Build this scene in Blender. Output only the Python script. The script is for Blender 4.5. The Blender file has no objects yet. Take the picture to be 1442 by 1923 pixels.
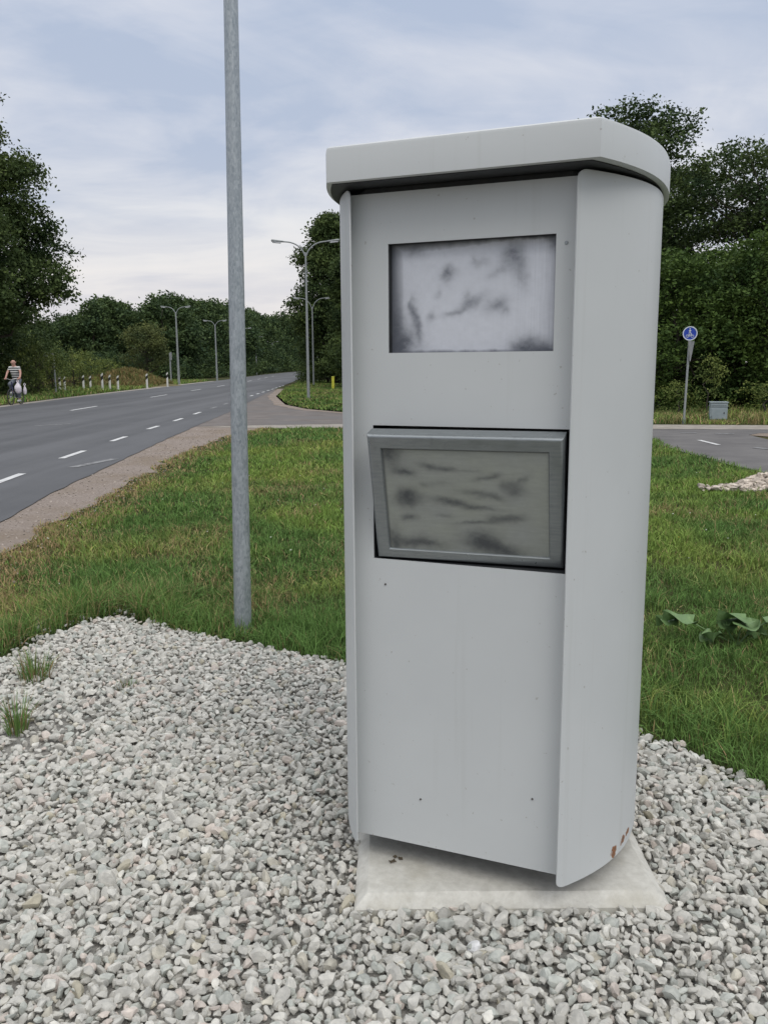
import bpy, bmesh, math, random
import numpy as np
from mathutils import Vector, Matrix, noise as mnoise
R = math.radians
D = bpy.data
sc = bpy.context.scene
C = sc.collection
RNG = np.random.default_rng(7)
random.seed(7)

# ------------------------------------------------------------------ camera
F_PX, PITCH, ROLL, CAM_H = 1602.2, 0.1697, -0.0061, 1.6
cd = D.cameras.new('camera'); cam = D.objects.new('camera', cd); C.objects.link(cam)
fw = Vector((0, math.cos(PITCH), -math.sin(PITCH))); rt = Vector((1, 0, 0)); up = rt.cross(fw)
Rv = math.cos(ROLL)*rt + math.sin(ROLL)*up; Uv = -math.sin(ROLL)*rt + math.cos(ROLL)*up
M = Matrix((Rv, Uv, -fw)).transposed().to_4x4(); M.translation = (0, 0, CAM_H)
cam.matrix_world = M
cd.sensor_fit = 'VERTICAL'; cd.sensor_height = 24; cd.lens = 24*F_PX/1923
cd.clip_start = 0.05; cd.clip_end = 5000
sc.camera = cam

# ------------------------------------------------------------------ light
EXPO = 0.0
SUN_EL, SUN_AZ = R(52), R(150)           # azimuth from +Y towards +X
sc.view_settings.view_transform = 'Standard'; sc.view_settings.look = 'None'
sc.view_settings.exposure = EXPO; sc.view_settings.gamma = 1
w = D.worlds.new('World'); sc.world = w; w.use_nodes = True
nt = w.node_tree; nt.nodes.clear()
def nn(t, typ, **kw):
    n = t.nodes.new(typ)
    for k, v in kw.items():
        if isinstance(k, str) and hasattr(n, k): setattr(n, k, v)
    return n
def ramp(t, stops, fac=None, interp='LINEAR'):
    n = t.nodes.new('ShaderNodeValToRGB'); cr = n.color_ramp; cr.interpolation = interp
    while len(cr.elements) < len(stops): cr.elements.new(0.5)
    for e, (p, c) in zip(cr.elements, stops):
        e.position = p; e.color = (c, c, c, 1) if isinstance(c, (int, float)) else (*c, 1)
    if fac is not None: t.links.new(fac, n.inputs[0])
    return n
def mixc(t, f, a, b, bt='MIX'):
    n = t.nodes.new('ShaderNodeMix'); n.data_type = 'RGBA'; n.blend_type = bt
    for sock, v in ((n.inputs[0], f), (n.inputs[6], a), (n.inputs[7], b)):
        if hasattr(v, 'is_linked'): t.links.new(v, sock)
        elif isinstance(v, (int, float)): sock.default_value = v
        else: sock.default_value = (*v, 1)
    return n.outputs[2]
def math_(t, op, a, b=0.0, c=0.0):
    n = t.nodes.new('ShaderNodeMath'); n.operation = op
    for i, v in enumerate((a, b, c)):
        if hasattr(v, 'is_linked'): t.links.new(v, n.inputs[i])
        else: n.inputs[i].default_value = v
    return n.outputs[0]
def noise(t, vec, scale, detail=4, rough=0.55, dist=0.0):
    n = t.nodes.new('ShaderNodeTexNoise'); n.inputs['Scale'].default_value = scale
    n.inputs['Detail'].default_value = detail; n.inputs['Roughness'].default_value = rough
    n.inputs['Distortion'].default_value = dist
    if vec is not None: t.links.new(vec, n.inputs['Vector'])
    return n.outputs['Fac']
def mapping(t, vec, scale=(1, 1, 1), loc=(0, 0, 0)):
    n = t.nodes.new('ShaderNodeMapping'); n.inputs['Scale'].default_value = scale; n.inputs['Location'].default_value = loc
    t.links.new(vec, n.inputs['Vector']); return n.outputs[0]

sky = nt.nodes.new('ShaderNodeTexSky'); sky.sky_type = 'NISHITA'; sky.sun_disc = False
sky.sun_elevation = SUN_EL; sky.sun_rotation = SUN_AZ
bg1 = nt.nodes.new('ShaderNodeBackground'); bg1.inputs[1].default_value = 0.1
nt.links.new(sky.outputs[0], bg1.inputs[0])
tc = nt.nodes.new('ShaderNodeTexCoord'); gen = tc.outputs['Generated']
sep = nt.nodes.new('ShaderNodeSeparateXYZ'); nt.links.new(gen, sep.inputs[0])
zc = math_(nt, 'MAXIMUM', sep.outputs[2], 0.0)
den = math_(nt, 'ADD', zc, 0.13)
cmb = nt.nodes.new('ShaderNodeCombineXYZ')
nt.links.new(math_(nt, 'DIVIDE', sep.outputs[0], den), cmb.inputs[0])
nt.links.new(math_(nt, 'DIVIDE', sep.outputs[1], den), cmb.inputs[1])
n1 = noise(nt, mapping(nt, cmb.outputs[0], (0.75, 0.85, 1), (5.3, 1.4, 0)), 1.15, 7, 0.55, 0.9)
n2 = noise(nt, mapping(nt, cmb.outputs[0], (0.7, 1.0, 1), (7.7, 2.3, 0)), 3.2, 6, 0.55, 0.6)
nsum = math_(nt, 'ADD', math_(nt, 'MULTIPLY', n1, 0.75), math_(nt, 'MULTIPLY', n2, 0.25))
hi = ramp(nt, [(0.38, (0.43, 0.505, 0.66)), (0.47, (0.53, 0.585, 0.715)), (0.56, (0.63, 0.665, 0.765)), (0.66, (0.72, 0.735, 0.80))], nsum).outputs[0]
lo = ramp(nt, [(0.36, (0.56, 0.60, 0.69)), (0.47, (0.68, 0.695, 0.745)), (0.56, (0.79, 0.79, 0.80)), (0.68, (0.86, 0.845, 0.83))], nsum).outputs[0]
band = ramp(nt, [(0.0, 0.0), (0.10, 0.12), (0.26, 0.8), (0.40, 1.0)], zc, 'EASE').outputs[0]
cl = mixc(nt, band, lo, hi)
warm = ramp(nt, [(0.0, 1.0), (0.09, 0.6), (0.16, 0.0)], zc).outputs[0]
cl = mixc(nt, math_(nt, 'MULTIPLY', warm, 0.6), cl, (0.83, 0.76, 0.74))
zen = ramp(nt, [(0.0, (1.03, 1.03, 1.03)), (0.40, (1.08, 1.08, 1.06)), (0.72, (1.95, 1.85, 1.62)), (1.0, (2.35, 2.2, 1.9))], zc).outputs[0]   # an overcast sky is brighter overhead
cl = mixc(nt, 1.0, cl, zen, 'MULTIPLY')
bg2 = nt.nodes.new('ShaderNodeBackground'); nt.links.new(cl, bg2.inputs[0]); bg2.inputs[1].default_value = 1.0
ms = nt.nodes.new('ShaderNodeMixShader'); ms.inputs[0].default_value = 0.96
nt.links.new(bg1.outputs[0], ms.inputs[1]); nt.links.new(bg2.outputs[0], ms.inputs[2])
wo = nt.nodes.new('ShaderNodeOutputWorld'); nt.links.new(ms.outputs[0], wo.inputs[0])
sl = D.lights.new('sun', 'SUN'); sl.energy = 1.0; sl.angle = R(30); sl.color = (1, 0.96, 0.9)
so = D.objects.new('sun', sl); C.objects.link(so)
sd = Vector((math.sin(SUN_AZ)*math.cos(SUN_EL), math.cos(SUN_AZ)*math.cos(SUN_EL), math.sin(SUN_EL)))
so.rotation_euler = sd.to_track_quat('Z', 'Y').to_euler(); so.location = sd*50

# ------------------------------------------------------------------ materials
def mat(name, base=(0.5, 0.5, 0.5), rough=0.6, metal=0.0, spec=0.5, fn=None):
    m = D.materials.new(name); m.use_nodes = True
    t = m.node_tree; b = t.nodes['Principled BSDF']
    b.inputs['Base Color'].default_value = (*base, 1); b.inputs['Roughness'].default_value = rough
    b.inputs['Metallic'].default_value = metal; b.inputs['Specular IOR Level'].default_value = spec
    if fn:
        tcn = t.nodes.new('ShaderNodeTexCoord')
        fn(t, b, tcn.outputs['Object'])
    return m
def setc(t, b, s): t.links.new(s, b.inputs['Base Color'])
def bump(t, b, h, strength=0.3, dist=0.01):
    n = t.nodes.new('ShaderNodeBump'); n.inputs['Strength'].default_value = strength; n.inputs['Distance'].default_value = dist
    t.links.new(h, n.inputs['Height']); t.links.new(n.outputs[0], b.inputs['Normal'])
def mottled(c0, c1, scale, extra=None, bs=0.0, bd=0.01, bscale=None, lo_=0.35, hi_=0.65, c2=None, s2=None):
    def fn(t, b, v):
        c = ramp(t, [(lo_, c0), (hi_, c1)], noise(t, v, scale, 6, 0.6)).outputs[0]
        if c2: c = mixc(t, ramp(t, [(0.48, 0.0), (0.66, 1.0)], noise(t, v, s2, 4)).outputs[0], c, c2)
        setc(t, b, c)
        if bs: bump(t, b, noise(t, v, bscale or scale, 5, 0.7), bs, bd)
    return fn
def attr_fn(k=1.0, tone=None, sc_=3.0):
    def fn(t, b, v):
        a = t.nodes.new('ShaderNodeAttribute'); a.attribute_name = 'Col'
        c = a.outputs['Color']
        if tone: c = mixc(t, 1.0, c, ramp(t, [(0.3, tone[0]), (0.7, tone[1])], noise(t, v, sc_, 4)).outputs[0], 'MULTIPLY')
        setc(t, b, c)
    return fn

def paint_fn(t, b, v):
    base = ramp(t, [(0.3, (0.545, 0.565, 0.568)), (0.7, (0.580, 0.600, 0.602))], noise(t, v, 2.2, 5)).outputs[0]
    # faint vertical streaks of dirt
    st = ramp(t, [(0.58, 0.0), (0.8, 0.35)], noise(t, mapping(t, v, (26, 26, 0.7)), 1.0, 4, 0.6)).outputs[0]
    base = mixc(t, st, base, (0.45, 0.46, 0.44))
    sp = ramp(t, [(0.735, 0.0), (0.76, 0.5)], noise(t, v, 70, 2, 0.5)).outputs[0]
    base = mixc(t, sp, base, (0.30, 0.29, 0.26))
    setc(t, b, base)
    b.inputs['Roughness'].default_value = 0.42
    bump(t, b, noise(t, v, 420, 2), 0.03, 0.001)
M_paint = mat('light grey paint', rough=0.42, spec=0.4, fn=paint_fn)
def shell_fn(t, b, v):
    paint_fn(t, b, v)
    c = b.inputs['Base Color'].links[0].from_socket
    # chipped rusty spots low on the right-hand side sheet
    s = t.nodes.new('ShaderNodeSeparateXYZ'); t.links.new(v, s.inputs[0])
    def blob(y, z, ry, rz):
        a = math_(t, 'POWER', math_(t, 'DIVIDE', math_(t, 'SUBTRACT', s.outputs[1], y), ry), 2)
        q = math_(t, 'POWER', math_(t, 'DIVIDE', math_(t, 'SUBTRACT', s.outputs[2], z), rz), 2)
        return math_(t, 'ADD', a, q)
    m_ = math_(t, 'MINIMUM', blob(0.205, 0.158, 0.022, 0.022), blob(0.27, 0.168, 0.022, 0.016))
    m_ = math_(t, 'MINIMUM', m_, blob(0.315, 0.172, 0.03, 0.012))
    m_ = math_(t, 'ADD', m_, math_(t, 'MULTIPLY', math_(t, 'SUBTRACT', noise(t, v, 60, 4, 0.7), 0.5), 3.2))
    side = math_(t, 'GREATER_THAN', s.outputs[0], 0.2)
    f = math_(t, 'MULTIPLY', ramp(t, [(0.45, 1.0), (0.75, 0.0)], m_).outputs[0], side)
    setc(t, b, mixc(t, f, c, ramp(t, [(0.4, (0.30, 0.12, 0.045)), (0.6, (0.16, 0.08, 0.04))], noise(t, v, 120)).outputs[0]))
M_shell = mat('light grey paint with rust chips', rough=0.42, spec=0.4, fn=shell_fn)
M_dark = mat('dark rubber', (0.03, 0.032, 0.035), 0.6, fn=mottled((0.025, 0.027, 0.03), (0.04, 0.042, 0.045), 20))
def galv(c0, c1, sc_=14.0, metal=0.55, rough=0.45, stretch=(1, 1, 1)):
    def fn(t, b, v):
        vv = mapping(t, v, stretch)
        vo = t.nodes.new('ShaderNodeTexVoronoi'); vo.inputs['Scale'].default_value = sc_*4; t.links.new(vv, vo.inputs['Vector'])
        k = mixc(t, 0.45, noise(t, vv, sc_, 6, 0.65), vo.outputs['Color'])
        setc(t, b, ramp(t, [(0.25, c0), (0.7, c1)], k).outputs[0])
        t.links.new(ramp(t, [(0.3, rough-0.08), (0.7, rough+0.15)], k).outputs[0], b.inputs['Roughness'])
        b.inputs['Metallic'].default_value = metal
    return fn
def steel_fn(t, b, v):
    k = noise(t, mapping(t, v, (3, 30, 30)), 6, 5, 0.6)
    c = ramp(t, [(0.3, (0.27, 0.295, 0.305)), (0.7, (0.335, 0.36, 0.37))], k).outputs[0]
    sp = ramp(t, [(0.60, 0.0), (0.72, 0.45)], noise(t, v, 38, 4, 0.6)).outputs[0]
    setc(t, b, mixc(t, sp, c, (0.21, 0.225, 0.23))); b.inputs['Metallic'].default_value = 0.7
    t.links.new(ramp(t, [(0.3, 0.27), (0.7, 0.42)], noise(t, v, 25, 4)).outputs[0], b.inputs['Roughness'])
M_frame = mat('brushed steel frame', fn=steel_fn)
M_pole = mat('galvanised steel', fn=galv((0.25, 0.285, 0.31), (0.43, 0.465, 0.49), 34, 0.45, 0.40, (1, 1, 0.4)))
M_polefar = mat('weathered galvanised steel', fn=galv((0.25, 0.27, 0.275), (0.34, 0.36, 0.36), 8, 0.2, 0.55))
M_lamp = mat('pale lamp glass', (0.62, 0.64, 0.66), 0.35, fn=mottled((0.55, 0.57, 0.6), (0.7, 0.71, 0.73), 5))
M_smear = mat('paint smeared glass', rough=0.5, spec=0.45, fn=attr_fn())
M_conc = mat('concrete', rough=0.85, fn=lambda t, b, v: (
    setc(t, b, mixc(t, ramp(t, [(0.55, 0.0), (0.75, 0.6)], noise(t, v, 7, 5)).outputs[0],
         ramp(t, [(0.3, (0.47, 0.455, 0.405)), (0.7, (0.66, 0.645, 0.59))], noise(t, v, 26, 7, 0.7)).outputs[0], (0.42, 0.39, 0.31))),
    bump(t, b, noise(t, v, 90, 6, 0.7), 0.35, 0.004)))
M_gravel = mat('crushed limestone', rough=0.88, spec=0.25, fn=lambda t, b, v: (
    attr_fn(1, ((0.80, 0.80, 0.80), (1.08, 1.07, 1.05)), 55)(t, b, v), bump(t, b, noise(t, v, 230, 5, 0.7), 0.4, 0.003)))
M_gbed = mat('gravel dust', rough=1, fn=mottled((0.20, 0.19, 0.175), (0.34, 0.33, 0.30), 60, bs=0.6, bd=0.02))
M_ground = mat('meadow soil', rough=1, spec=0.1, fn=mottled((0.028, 0.040, 0.014), (0.052, 0.066, 0.022), 0.9, bs=0.7, bd=0.05, bscale=9, c2=(0.085, 0.072, 0.034), s2=0.16))
M_asphalt = mat('worn asphalt', rough=0.78, spec=0.4, fn=lambda t, b, v: (
    setc(t, b, mixc(t, ramp(t, [(0.42, 0.0), (0.62, 0.55)], noise(t, mapping(t, v, (0.9, 0.035, 1)), 1.0, 4, 0.55)).outputs[0],
        mixc(t, 0.65, ramp(t, [(0.25, (0.060, 0.062, 0.066)), (0.75, (0.105, 0.107, 0.112))], noise(t, v, 130, 3, 0.8)).outputs[0],
             ramp(t, [(0.35, (0.072, 0.074, 0.079)), (0.65, (0.096, 0.098, 0.104))], noise(t, v, 0.7, 6, 0.6)).outputs[0]),
        (0.145, 0.147, 0.155))), bump(t, b, noise(t, v, 160, 4, 0.8), 0.35, 0.006)))
M_asphold = mat('old brownish asphalt', rough=0.85, spec=0.3, fn=mottled((0.135, 0.118, 0.108), (0.19, 0.168, 0.155), 1.6, bs=0.3, bd=0.01, bscale=90, c2=(0.15, 0.14, 0.135), s2=0.5))
M_path = mat('grey path asphalt', rough=0.85, spec=0.3, fn=mottled((0.12, 0.115, 0.115), (0.165, 0.158, 0.155), 1.1, bs=0.3, bd=0.01, bscale=90))
M_pale = mat('pale gravel path', rough=0.95, spec=0.2, fn=mottled((0.26, 0.235, 0.205), (0.38, 0.35, 0.31), 3, bs=0.5, bd=0.01, bscale=60))
M_verge = mat('pinkish gravel verge', rough=0.95, spec=0.2, fn=lambda t, b, v: (
    setc(t, b, mixc(t, ramp(t, [(0.45, 0.0), (0.68, 0.75)], noise(t, v, 0.9, 5, 0.6)).outputs[0],
        ramp(t, [(0.3, (0.17, 0.135, 0.115)), (0.5, (0.27, 0.225, 0.195)), (0.72, (0.40, 0.35, 0.31))], noise(t, v, 45, 5, 0.75)).outputs[0],
        (0.215, 0.17, 0.125))), bump(t, b, noise(t, v, 60, 5, 0.8), 0.7, 0.012)))
M_white = mat('road paint', rough=0.7, fn=mottled((0.42, 0.42, 0.42), (0.66, 0.66, 0.65), 14, lo_=0.3, hi_=0.55))
M_faint = mat('worn road paint', rough=0.8, fn=mottled((0.12, 0.12, 0.125), (0.30, 0.30, 0.30), 9))
M_grass = mat('grass blades', rough=0.75, spec=0.15, fn=attr_fn())
def leaf_mat(name, c0, c1, c2):
    m = D.materials.new(name); m.use_nodes = True; t = m.node_tree; b = t.nodes['Principled BSDF']
    g = t.nodes.new('ShaderNodeNewGeometry'); tcn = t.nodes.new('ShaderNodeTexCoord')
    c = ramp(t, [(0.0, c0), (0.55, c1), (1.0, c2)], g.outputs['Random Per Island']).outputs[0]
    c = mixc(t, 1.0, c, ramp(t, [(0.34, (0.50, 0.60, 0.62)), (0.66, (1.50, 1.38, 1.05))], noise(t, tcn.outputs['Object'], 0.55, 3)).outputs[0], 'MULTIPLY')
    t.links.new(c, b.inputs['Base Color']); b.inputs['Roughness'].default_value = 0.7; b.inputs['Specular IOR Level'].default_value = 0.2
    tr = t.nodes.new('ShaderNodeBsdfTranslucent'); t.links.new(c, tr.inputs[0])
    mx = t.nodes.new('ShaderNodeMixShader'); mx.inputs[0].default_value = 0.18
    o = t.nodes['Material Output']
    t.links.new(b.outputs[0], mx.inputs[1]); t.links.new(tr.outputs[0], mx.inputs[2]); t.links.new(mx.outputs[0], o.inputs[0])
    return m
L_oak = leaf_mat('dark oak leaves', (0.044, 0.069, 0.026), (0.065, 0.101, 0.038), (0.102, 0.146, 0.055))
L_hedge = leaf_mat('hedge leaves', (0.043, 0.074, 0.021), (0.060, 0.107, 0.027), (0.113, 0.177, 0.048))
L_far = leaf_mat('far forest leaves', (0.049, 0.081, 0.040), (0.067, 0.107, 0.049), (0.096, 0.146, 0.062))
L_olive = leaf_mat('olive willow leaves', (0.085, 0.105, 0.045), (0.110, 0.135, 0.055), (0.145, 0.170, 0.075))
L_shrub = leaf_mat('roadside shrub leaves', (0.110, 0.150, 0.050), (0.160, 0.205, 0.065), (0.230, 0.270, 0.095))
L_pine = leaf_mat('loose crown leaves', (0.049, 0.077, 0.037), (0.073, 0.112, 0.048), (0.112, 0.164, 0.063))
M_bark = mat('grey brown bark', rough=0.95, fn=lambda t, b, v: (
    setc(t, b, ramp(t, [(0.3, (0.035, 0.028, 0.022)), (0.7, (0.10, 0.085, 0.07))], noise(t, mapping(t, v, (6, 6, 1)), 1.5, 5)).outputs[0]),))

# ------------------------------------------------------------------ mesh helpers
def link(name, me, parent=None, m=None):
    o = D.objects.new(name, me); C.objects.link(o)
    if m is not None: me.materials.append(m)
    if parent: o.parent = parent
    return o
def tag(o, label=None, cat=None, group=None, kind=None):
    if label: o['label'] = label
    if cat: o['category'] = cat
    if group: o['group'] = group
    if kind: o['kind'] = kind
    return o
def empty(name, loc=(0, 0, 0), rz=0.0):
    o = D.objects.new(name, None); C.objects.link(o); o.location = loc; o.rotation_euler = (0, 0, rz); o.empty_display_size = 0.2
    return o
def copy_tree(o, parent=None):
    c = o.copy(); C.objects.link(c)
    if parent: c.parent = parent
    for ch in [x for x in D.objects if x.parent == o]: copy_tree(ch, c)
    return c
def np_mesh(name, V, Fa, smooth=False, col=None):
    """V (n,3); Fa list of (m,k) int arrays; col (n,3) vertex colours."""
    me = D.meshes.new(name)
    V = np.ascontiguousarray(V, np.float32)
    loops = np.concatenate([f.ravel() for f in Fa]).astype(np.int32)
    tot = np.concatenate([np.full(len(f), f.shape[1], np.int32) for f in Fa])
    st = np.concatenate([[0], np.cumsum(tot)[:-1]]).astype(np.int32)
    me.vertices.add(len(V)); me.vertices.foreach_set('co', V.ravel())
    me.loops.add(len(loops)); me.loops.foreach_set('vertex_index', loops)
    me.polygons.add(len(tot)); me.polygons.foreach_set('loop_start', st)
    try: me.polygons.foreach_set('loop_total', tot)
    except Exception: pass
    me.update(calc_edges=True)
    me.polygons.foreach_set('use_smooth', np.full(len(tot), smooth, bool))
    if col is not None:
        a = me.color_attributes.new('Col', 'FLOAT_COLOR', 'POINT')
        a.data.foreach_set('color', np.concatenate([col, np.ones((len(col), 1))], 1).astype(np.float32).ravel())
    return me
def bm_obj(name, bm, m, parent=None, smooth=False):
    bmesh.ops.recalc_face_normals(bm, faces=bm.faces[:])
    me = D.meshes.new(name); bm.to_mesh(me); bm.free()
    if smooth:
        me.polygons.foreach_set('use_smooth', [True]*len(me.polygons))
        try: me.set_sharp_from_angle(angle=R(40))
        except Exception: pass
    return link(name, me, parent, m)
def add_box(bm, c, s, rot=None, bev=0.0, seg=2):
    g = bmesh.ops.create_cube(bm, size=1)['verts']
    bmesh.ops.scale(bm, vec=s, verts=g)
    if bev:
        es = list({e for v in g for e in v.link_edges})
        r = bmesh.ops.bevel(bm, geom=es, offset=bev, segments=seg, affect='EDGES', profile=0.5)
        g = list({v for f in r['faces'] for v in f.verts} | {v for v in g if v.is_valid})
        # all verts of the island
        seen = set(g); stack = list(g)
        while stack:
            v = stack.pop()
            for e in v.link_edges:
                o = e.other_vert(v)
                if o not in seen: seen.add(o); stack.append(o)
        g = list(seen)
    if rot is not None: bmesh.ops.rotate(bm, cent=(0, 0, 0), matrix=rot, verts=g)
    bmesh.ops.translate(bm, vec=c, verts=g)
    return g
def tube_np(pts, rad, n=10, closed=False):
    P = [Vector(p) for p in pts]; V = []; Fq = []
    m = len(P); ref = None
    for i in range(m):
        if closed: d = P[(i+1) % m]-P[i-1]
        else: d = P[min(i+1, m-1)]-P[max(i-1, 0)]
        d.normalize()
        if ref is None: ref = d.orthogonal().normalized()
        ref = (ref - d*ref.dot(d)).normalized(); b = d.cross(ref)
        r = rad[i] if hasattr(rad, '__len__') else rad
        for k in range(n):
            a = 2*math.pi*k/n; V.append(P[i]+r*(math.cos(a)*ref+math.sin(a)*b))
    for i in range(m if closed else m-1):
        j = (i+1) % m
        for k in range(n): Fq.append((i*n+k, i*n+(k+1) % n, j*n+(k+1) % n, j*n+k))
    return V, Fq
def add_tube(bm, pts, rad, n=10, closed=False):
    V, Fq = tube_np(pts, rad, n, closed)
    vs = [bm.verts.new(v) for v in V]
    for f in Fq: bm.faces.new([vs[i] for i in f])
    if not closed:
        bm.faces.new(vs[:n][::-1]); bm.faces.new(vs[-n:])
def sheet(name, pts, z, m, kind='structure', th=None, label=None):
    bm = bmesh.new(); vs = [bm.verts.new((x, y, z)) for x, y in pts]; bm.faces.new(vs)
    bmesh.ops.triangulate(bm, faces=bm.faces[:])
    o = bm_obj(name, bm, m)
    for p in o.data.polygons: pass
    return tag(o, kind=kind)
def ragged(pl, amp, step=0.4, seed=0, grow=0.0):
    """subdivide a polyline of (x,y) and jitter it sideways"""
    out = []
    for (x0, y0), (x1, y1) in zip(pl[:-1], pl[1:]):
        L = math.hypot(x1-x0, y1-y0); n = max(1, int(L/step))
        for i in range(n):
            t = i/n; x = x0+(x1-x0)*t; y = y0+(y1-y0)*t
            a = amp*(1+grow*t)
            out.append((x+a*mnoise.noise(Vector((x*1.7+seed, y*1.7, seed))), y+a*mnoise.noise(Vector((x*1.7, y*1.7+9, seed+5)))))
    out.append(pl[-1]); return out
def inpoly(x, y, P):
    x = np.asarray(x); y = np.asarray(y); r = np.zeros(x.shape, bool); n = len(P)
    for i in range(n):
        x0, y0 = P[i]; x1, y1 = P[(i+1) % n]
        c = ((y0 > y) != (y1 > y)) & (x < (x1-x0)*(y-y0)/((y1-y0) if y1 != y0 else 1e-9)+x0)
        r ^= c
    return r
# smooth value noise for placement and colour
def vnoise(x, y, s, seed=0):
    g = np.random.default_rng(seed).random((64, 64))
    X = (np.asarray(x)*s) % 63; Y = (np.asarray(y)*s) % 63
    i = X.astype(int); j = Y.astype(int); fx = X-i; fy = Y-j
    fx = fx*fx*(3-2*fx); fy = fy*fy*(3-2*fy)
    return (g[i, j]*(1-fx)*(1-fy)+g[(i+1) % 64, j]*fx*(1-fy)+g[i, (j+1) % 64]*(1-fx)*fy+g[(i+1) % 64, (j+1) % 64]*fx*fy)
def fbm(x, y, s, seed=0): return 0.55*vnoise(x, y, s, seed)+0.3*vnoise(x, y, s*2.1, seed+1)+0.15*vnoise(x, y, s*4.3, seed+2)

# ------------------------------------------------------------------ setting: ground and roads
bm = bmesh.new(); bmesh.ops.create_grid(bm, x_segments=40, y_segments=40, size=2500)
tag(bm_obj('ground', bm, M_ground), kind='structure')

ROAD_N = [(-3.3, 0.0), (-3.6, 4.0), (-3.99, 8.7), (-4.27, 11), (-4.45, 13.6), (-4.79, 18.3), (-5.07, 22.9), (-5.45, 30.3), (-6.6, 46), (-8.0, 66), (-9.8, 97), (-13.7, 154), (-22.0, 292), (-25, 330), (-20, 420)]
ROAD_F = [(-13.2, 0.0), (-14.3, 15), (-15.9, 35.6), (-16.6, 44.3), (-17.2, 55), (-17.5, 64), (-18.2, 78), (-18.9, 97), (-23.4, 165), (-27.5, 290), (-33, 330), (-29, 420)]
nr = ragged(ROAD_N[:8], 0.035, 0.12, 3) + ROAD_N[8:]
sheet('road', [(-1.8, -25)]+nr+ROAD_F[::-1]+[(-11.4, -25)], 0.020, M_asphalt)
VERGE = [(-1.6, -10), (-2.0, 2), (-2.85, 5.5), (-3.2, 6.94), (-3.32, 8.4), (-3.42, 10.3), (-3.6, 12.9), (-3.72, 16.2), (-3.66, 19.6), (-3.4, 21.4), (-3.1, 22.4)]
vr = ragged(VERGE, 0.28, 0.3, 8)
sheet('verge', vr+[(-3.6, 23.4), (-5.0, 23.2)]+[(x-0.25, y) for x, y in ROAD_N[:7][::-1]]+[(-2.6, -10)], 0.010, M_verge)
side = [(-5.4, 23.0), (-3.6, 23.5), (-1.1, 23.8), (2, 24.0), (6.5, 25.5), (9.5, 29), (12, 36), (15, 50), (12, 51), (9, 38), (6.8, 32.5), (4, 30), (1, 29.4), (-1.3, 29.6), (-2.8, 31.9), (-4.2, 35.8), (-4.9, 40.1), (-5.9, 46.4), (-7.5, 60), (-8.2, 66), (-7.6, 50), (-6.0, 32)]
sheet('side_road', side, 0.013, M_asphold)
sheet('footpath', ragged([(-5.0, 22.9), (-3.6, 22.5), (-3.0, 22.25), (-1.04, 22.3), (3, 21.9), (7, 21.2), (12, 20.4), (22, 19)], 0.1, 0.4, 2)+[(22, 20.6), (12, 21.9), (7, 22.8), (3, 23.6), (-1.1, 23.75), (-3.6, 23.4)], 0.016, M_pale)
sheet('bicycle_path', ragged([(5.5, -6), (5.55, 8), (5.57, 12.3), (5.5, 13.2), (5.45, 15.1), (5.6, 17.4), (5.75, 19), (5.9, 21.2)], 0.10, 0.3, 4)+[(12, 20.45), (18, 19.5), (18, 18.0), (12, 19.1), (8.7, 19.75), (8.2, 19.2), (8.05, 17), (8.0, 12), (8.1, -6)], 0.018, M_path)
sheet('bellmouth_edge', ragged([(-1.3, 29.0), (-3.1, 31.6), (-4.5, 35.5), (-5.2, 40), (-6.2, 46.3), (-7.6, 62)], 0.15, 0.5, 6)+[(-7.1, 62), (-5.8, 46.5), (-4.8, 40.3), (-4.1, 36), (-2.85, 32.2), (-1.2, 29.5)], 0.019, M_verge)
sheet('dirt_patch', ragged([(8.2, 19.2), (8.7, 19.75), (12, 19.1), (18, 17.9)], 0.12, 0.3, 12)+[(18, 15), (10.5, 17.6), (8.9, 18.2)], 0.014, M_verge)
# far roadside shoulder
sheet('shoulder', [(-14.6, 15), (-16.2, 36), (-16.9, 44), (-17.6, 55), (-18, 64), (-18.7, 78), (-19.3, 97), (-18.7, 97), (-18.0, 78), (-17.3, 64), (-17.0, 55), (-16.4, 44), (-15.7, 35.6), (-14.0, 15)], 0.024, M_pale)

def rx(poly, y):
    ys = [p[1] for p in poly]; xs = [p[0] for p in poly]; return float(np.interp(y, ys, xs))
bm = bmesh.new(); bmf = bmesh.new()
def dash(b, x0, y0, x1, y1, w, z=0.026):
    d = Vector((x1-x0, y1-y0)).normalized(); p = Vector((-d.y, d.x))*w/2
    b.faces.new([b.verts.new((q[0], q[1], z)) for q in ((x0-p.x, y0-p.y), (x1-p.x, y1-p.y), (x1+p.x, y1+p.y), (x0+p.x, y0+p.y))])
near = [(-5.05, 7.6, -5.2, 9.2), (-5.36, 11.35, -5.47, 12.85), (-5.68, 15.0, -5.76, 16.4), (-5.89, 18.5, -5.95, 19.75), (-6.08, 22.1, -6.12, 23.3), (-6.2, 25.4, -6.26, 26.7), (-6.4, 29, -6.47, 30.4)]
for q in near: dash(bm, *q, 0.12)
for k in range(12):
    y0 = 33+k*3.4; x = -6.62-(y0-33)*0.043
    dash(bmf if k < 4 else bm, x, y0, x-0.05, y0+1.4, 0.13)
for y0, y1 in ((8, 11), (20, 23.4), (32.1, 35.6), (45.8, 50.1), (58, 62), (70, 74.5), (82, 87), (94, 99), (108, 113), (122, 128), (140, 146)):
    f = lambda y: float(np.interp(y, [0, 32, 46, 69, 97, 154], [-10.4, -11.67, -12.38, -13.4, -14.9, -19.0]))
    dash(bm, f(y0), y0, f(y1), y1, 0.13)
for q in ((6.60, 16.8, 6.61, 17.9), (6.58, 13.2, 6.59, 14.3)): dash(bm, *q, 0.10)
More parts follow.
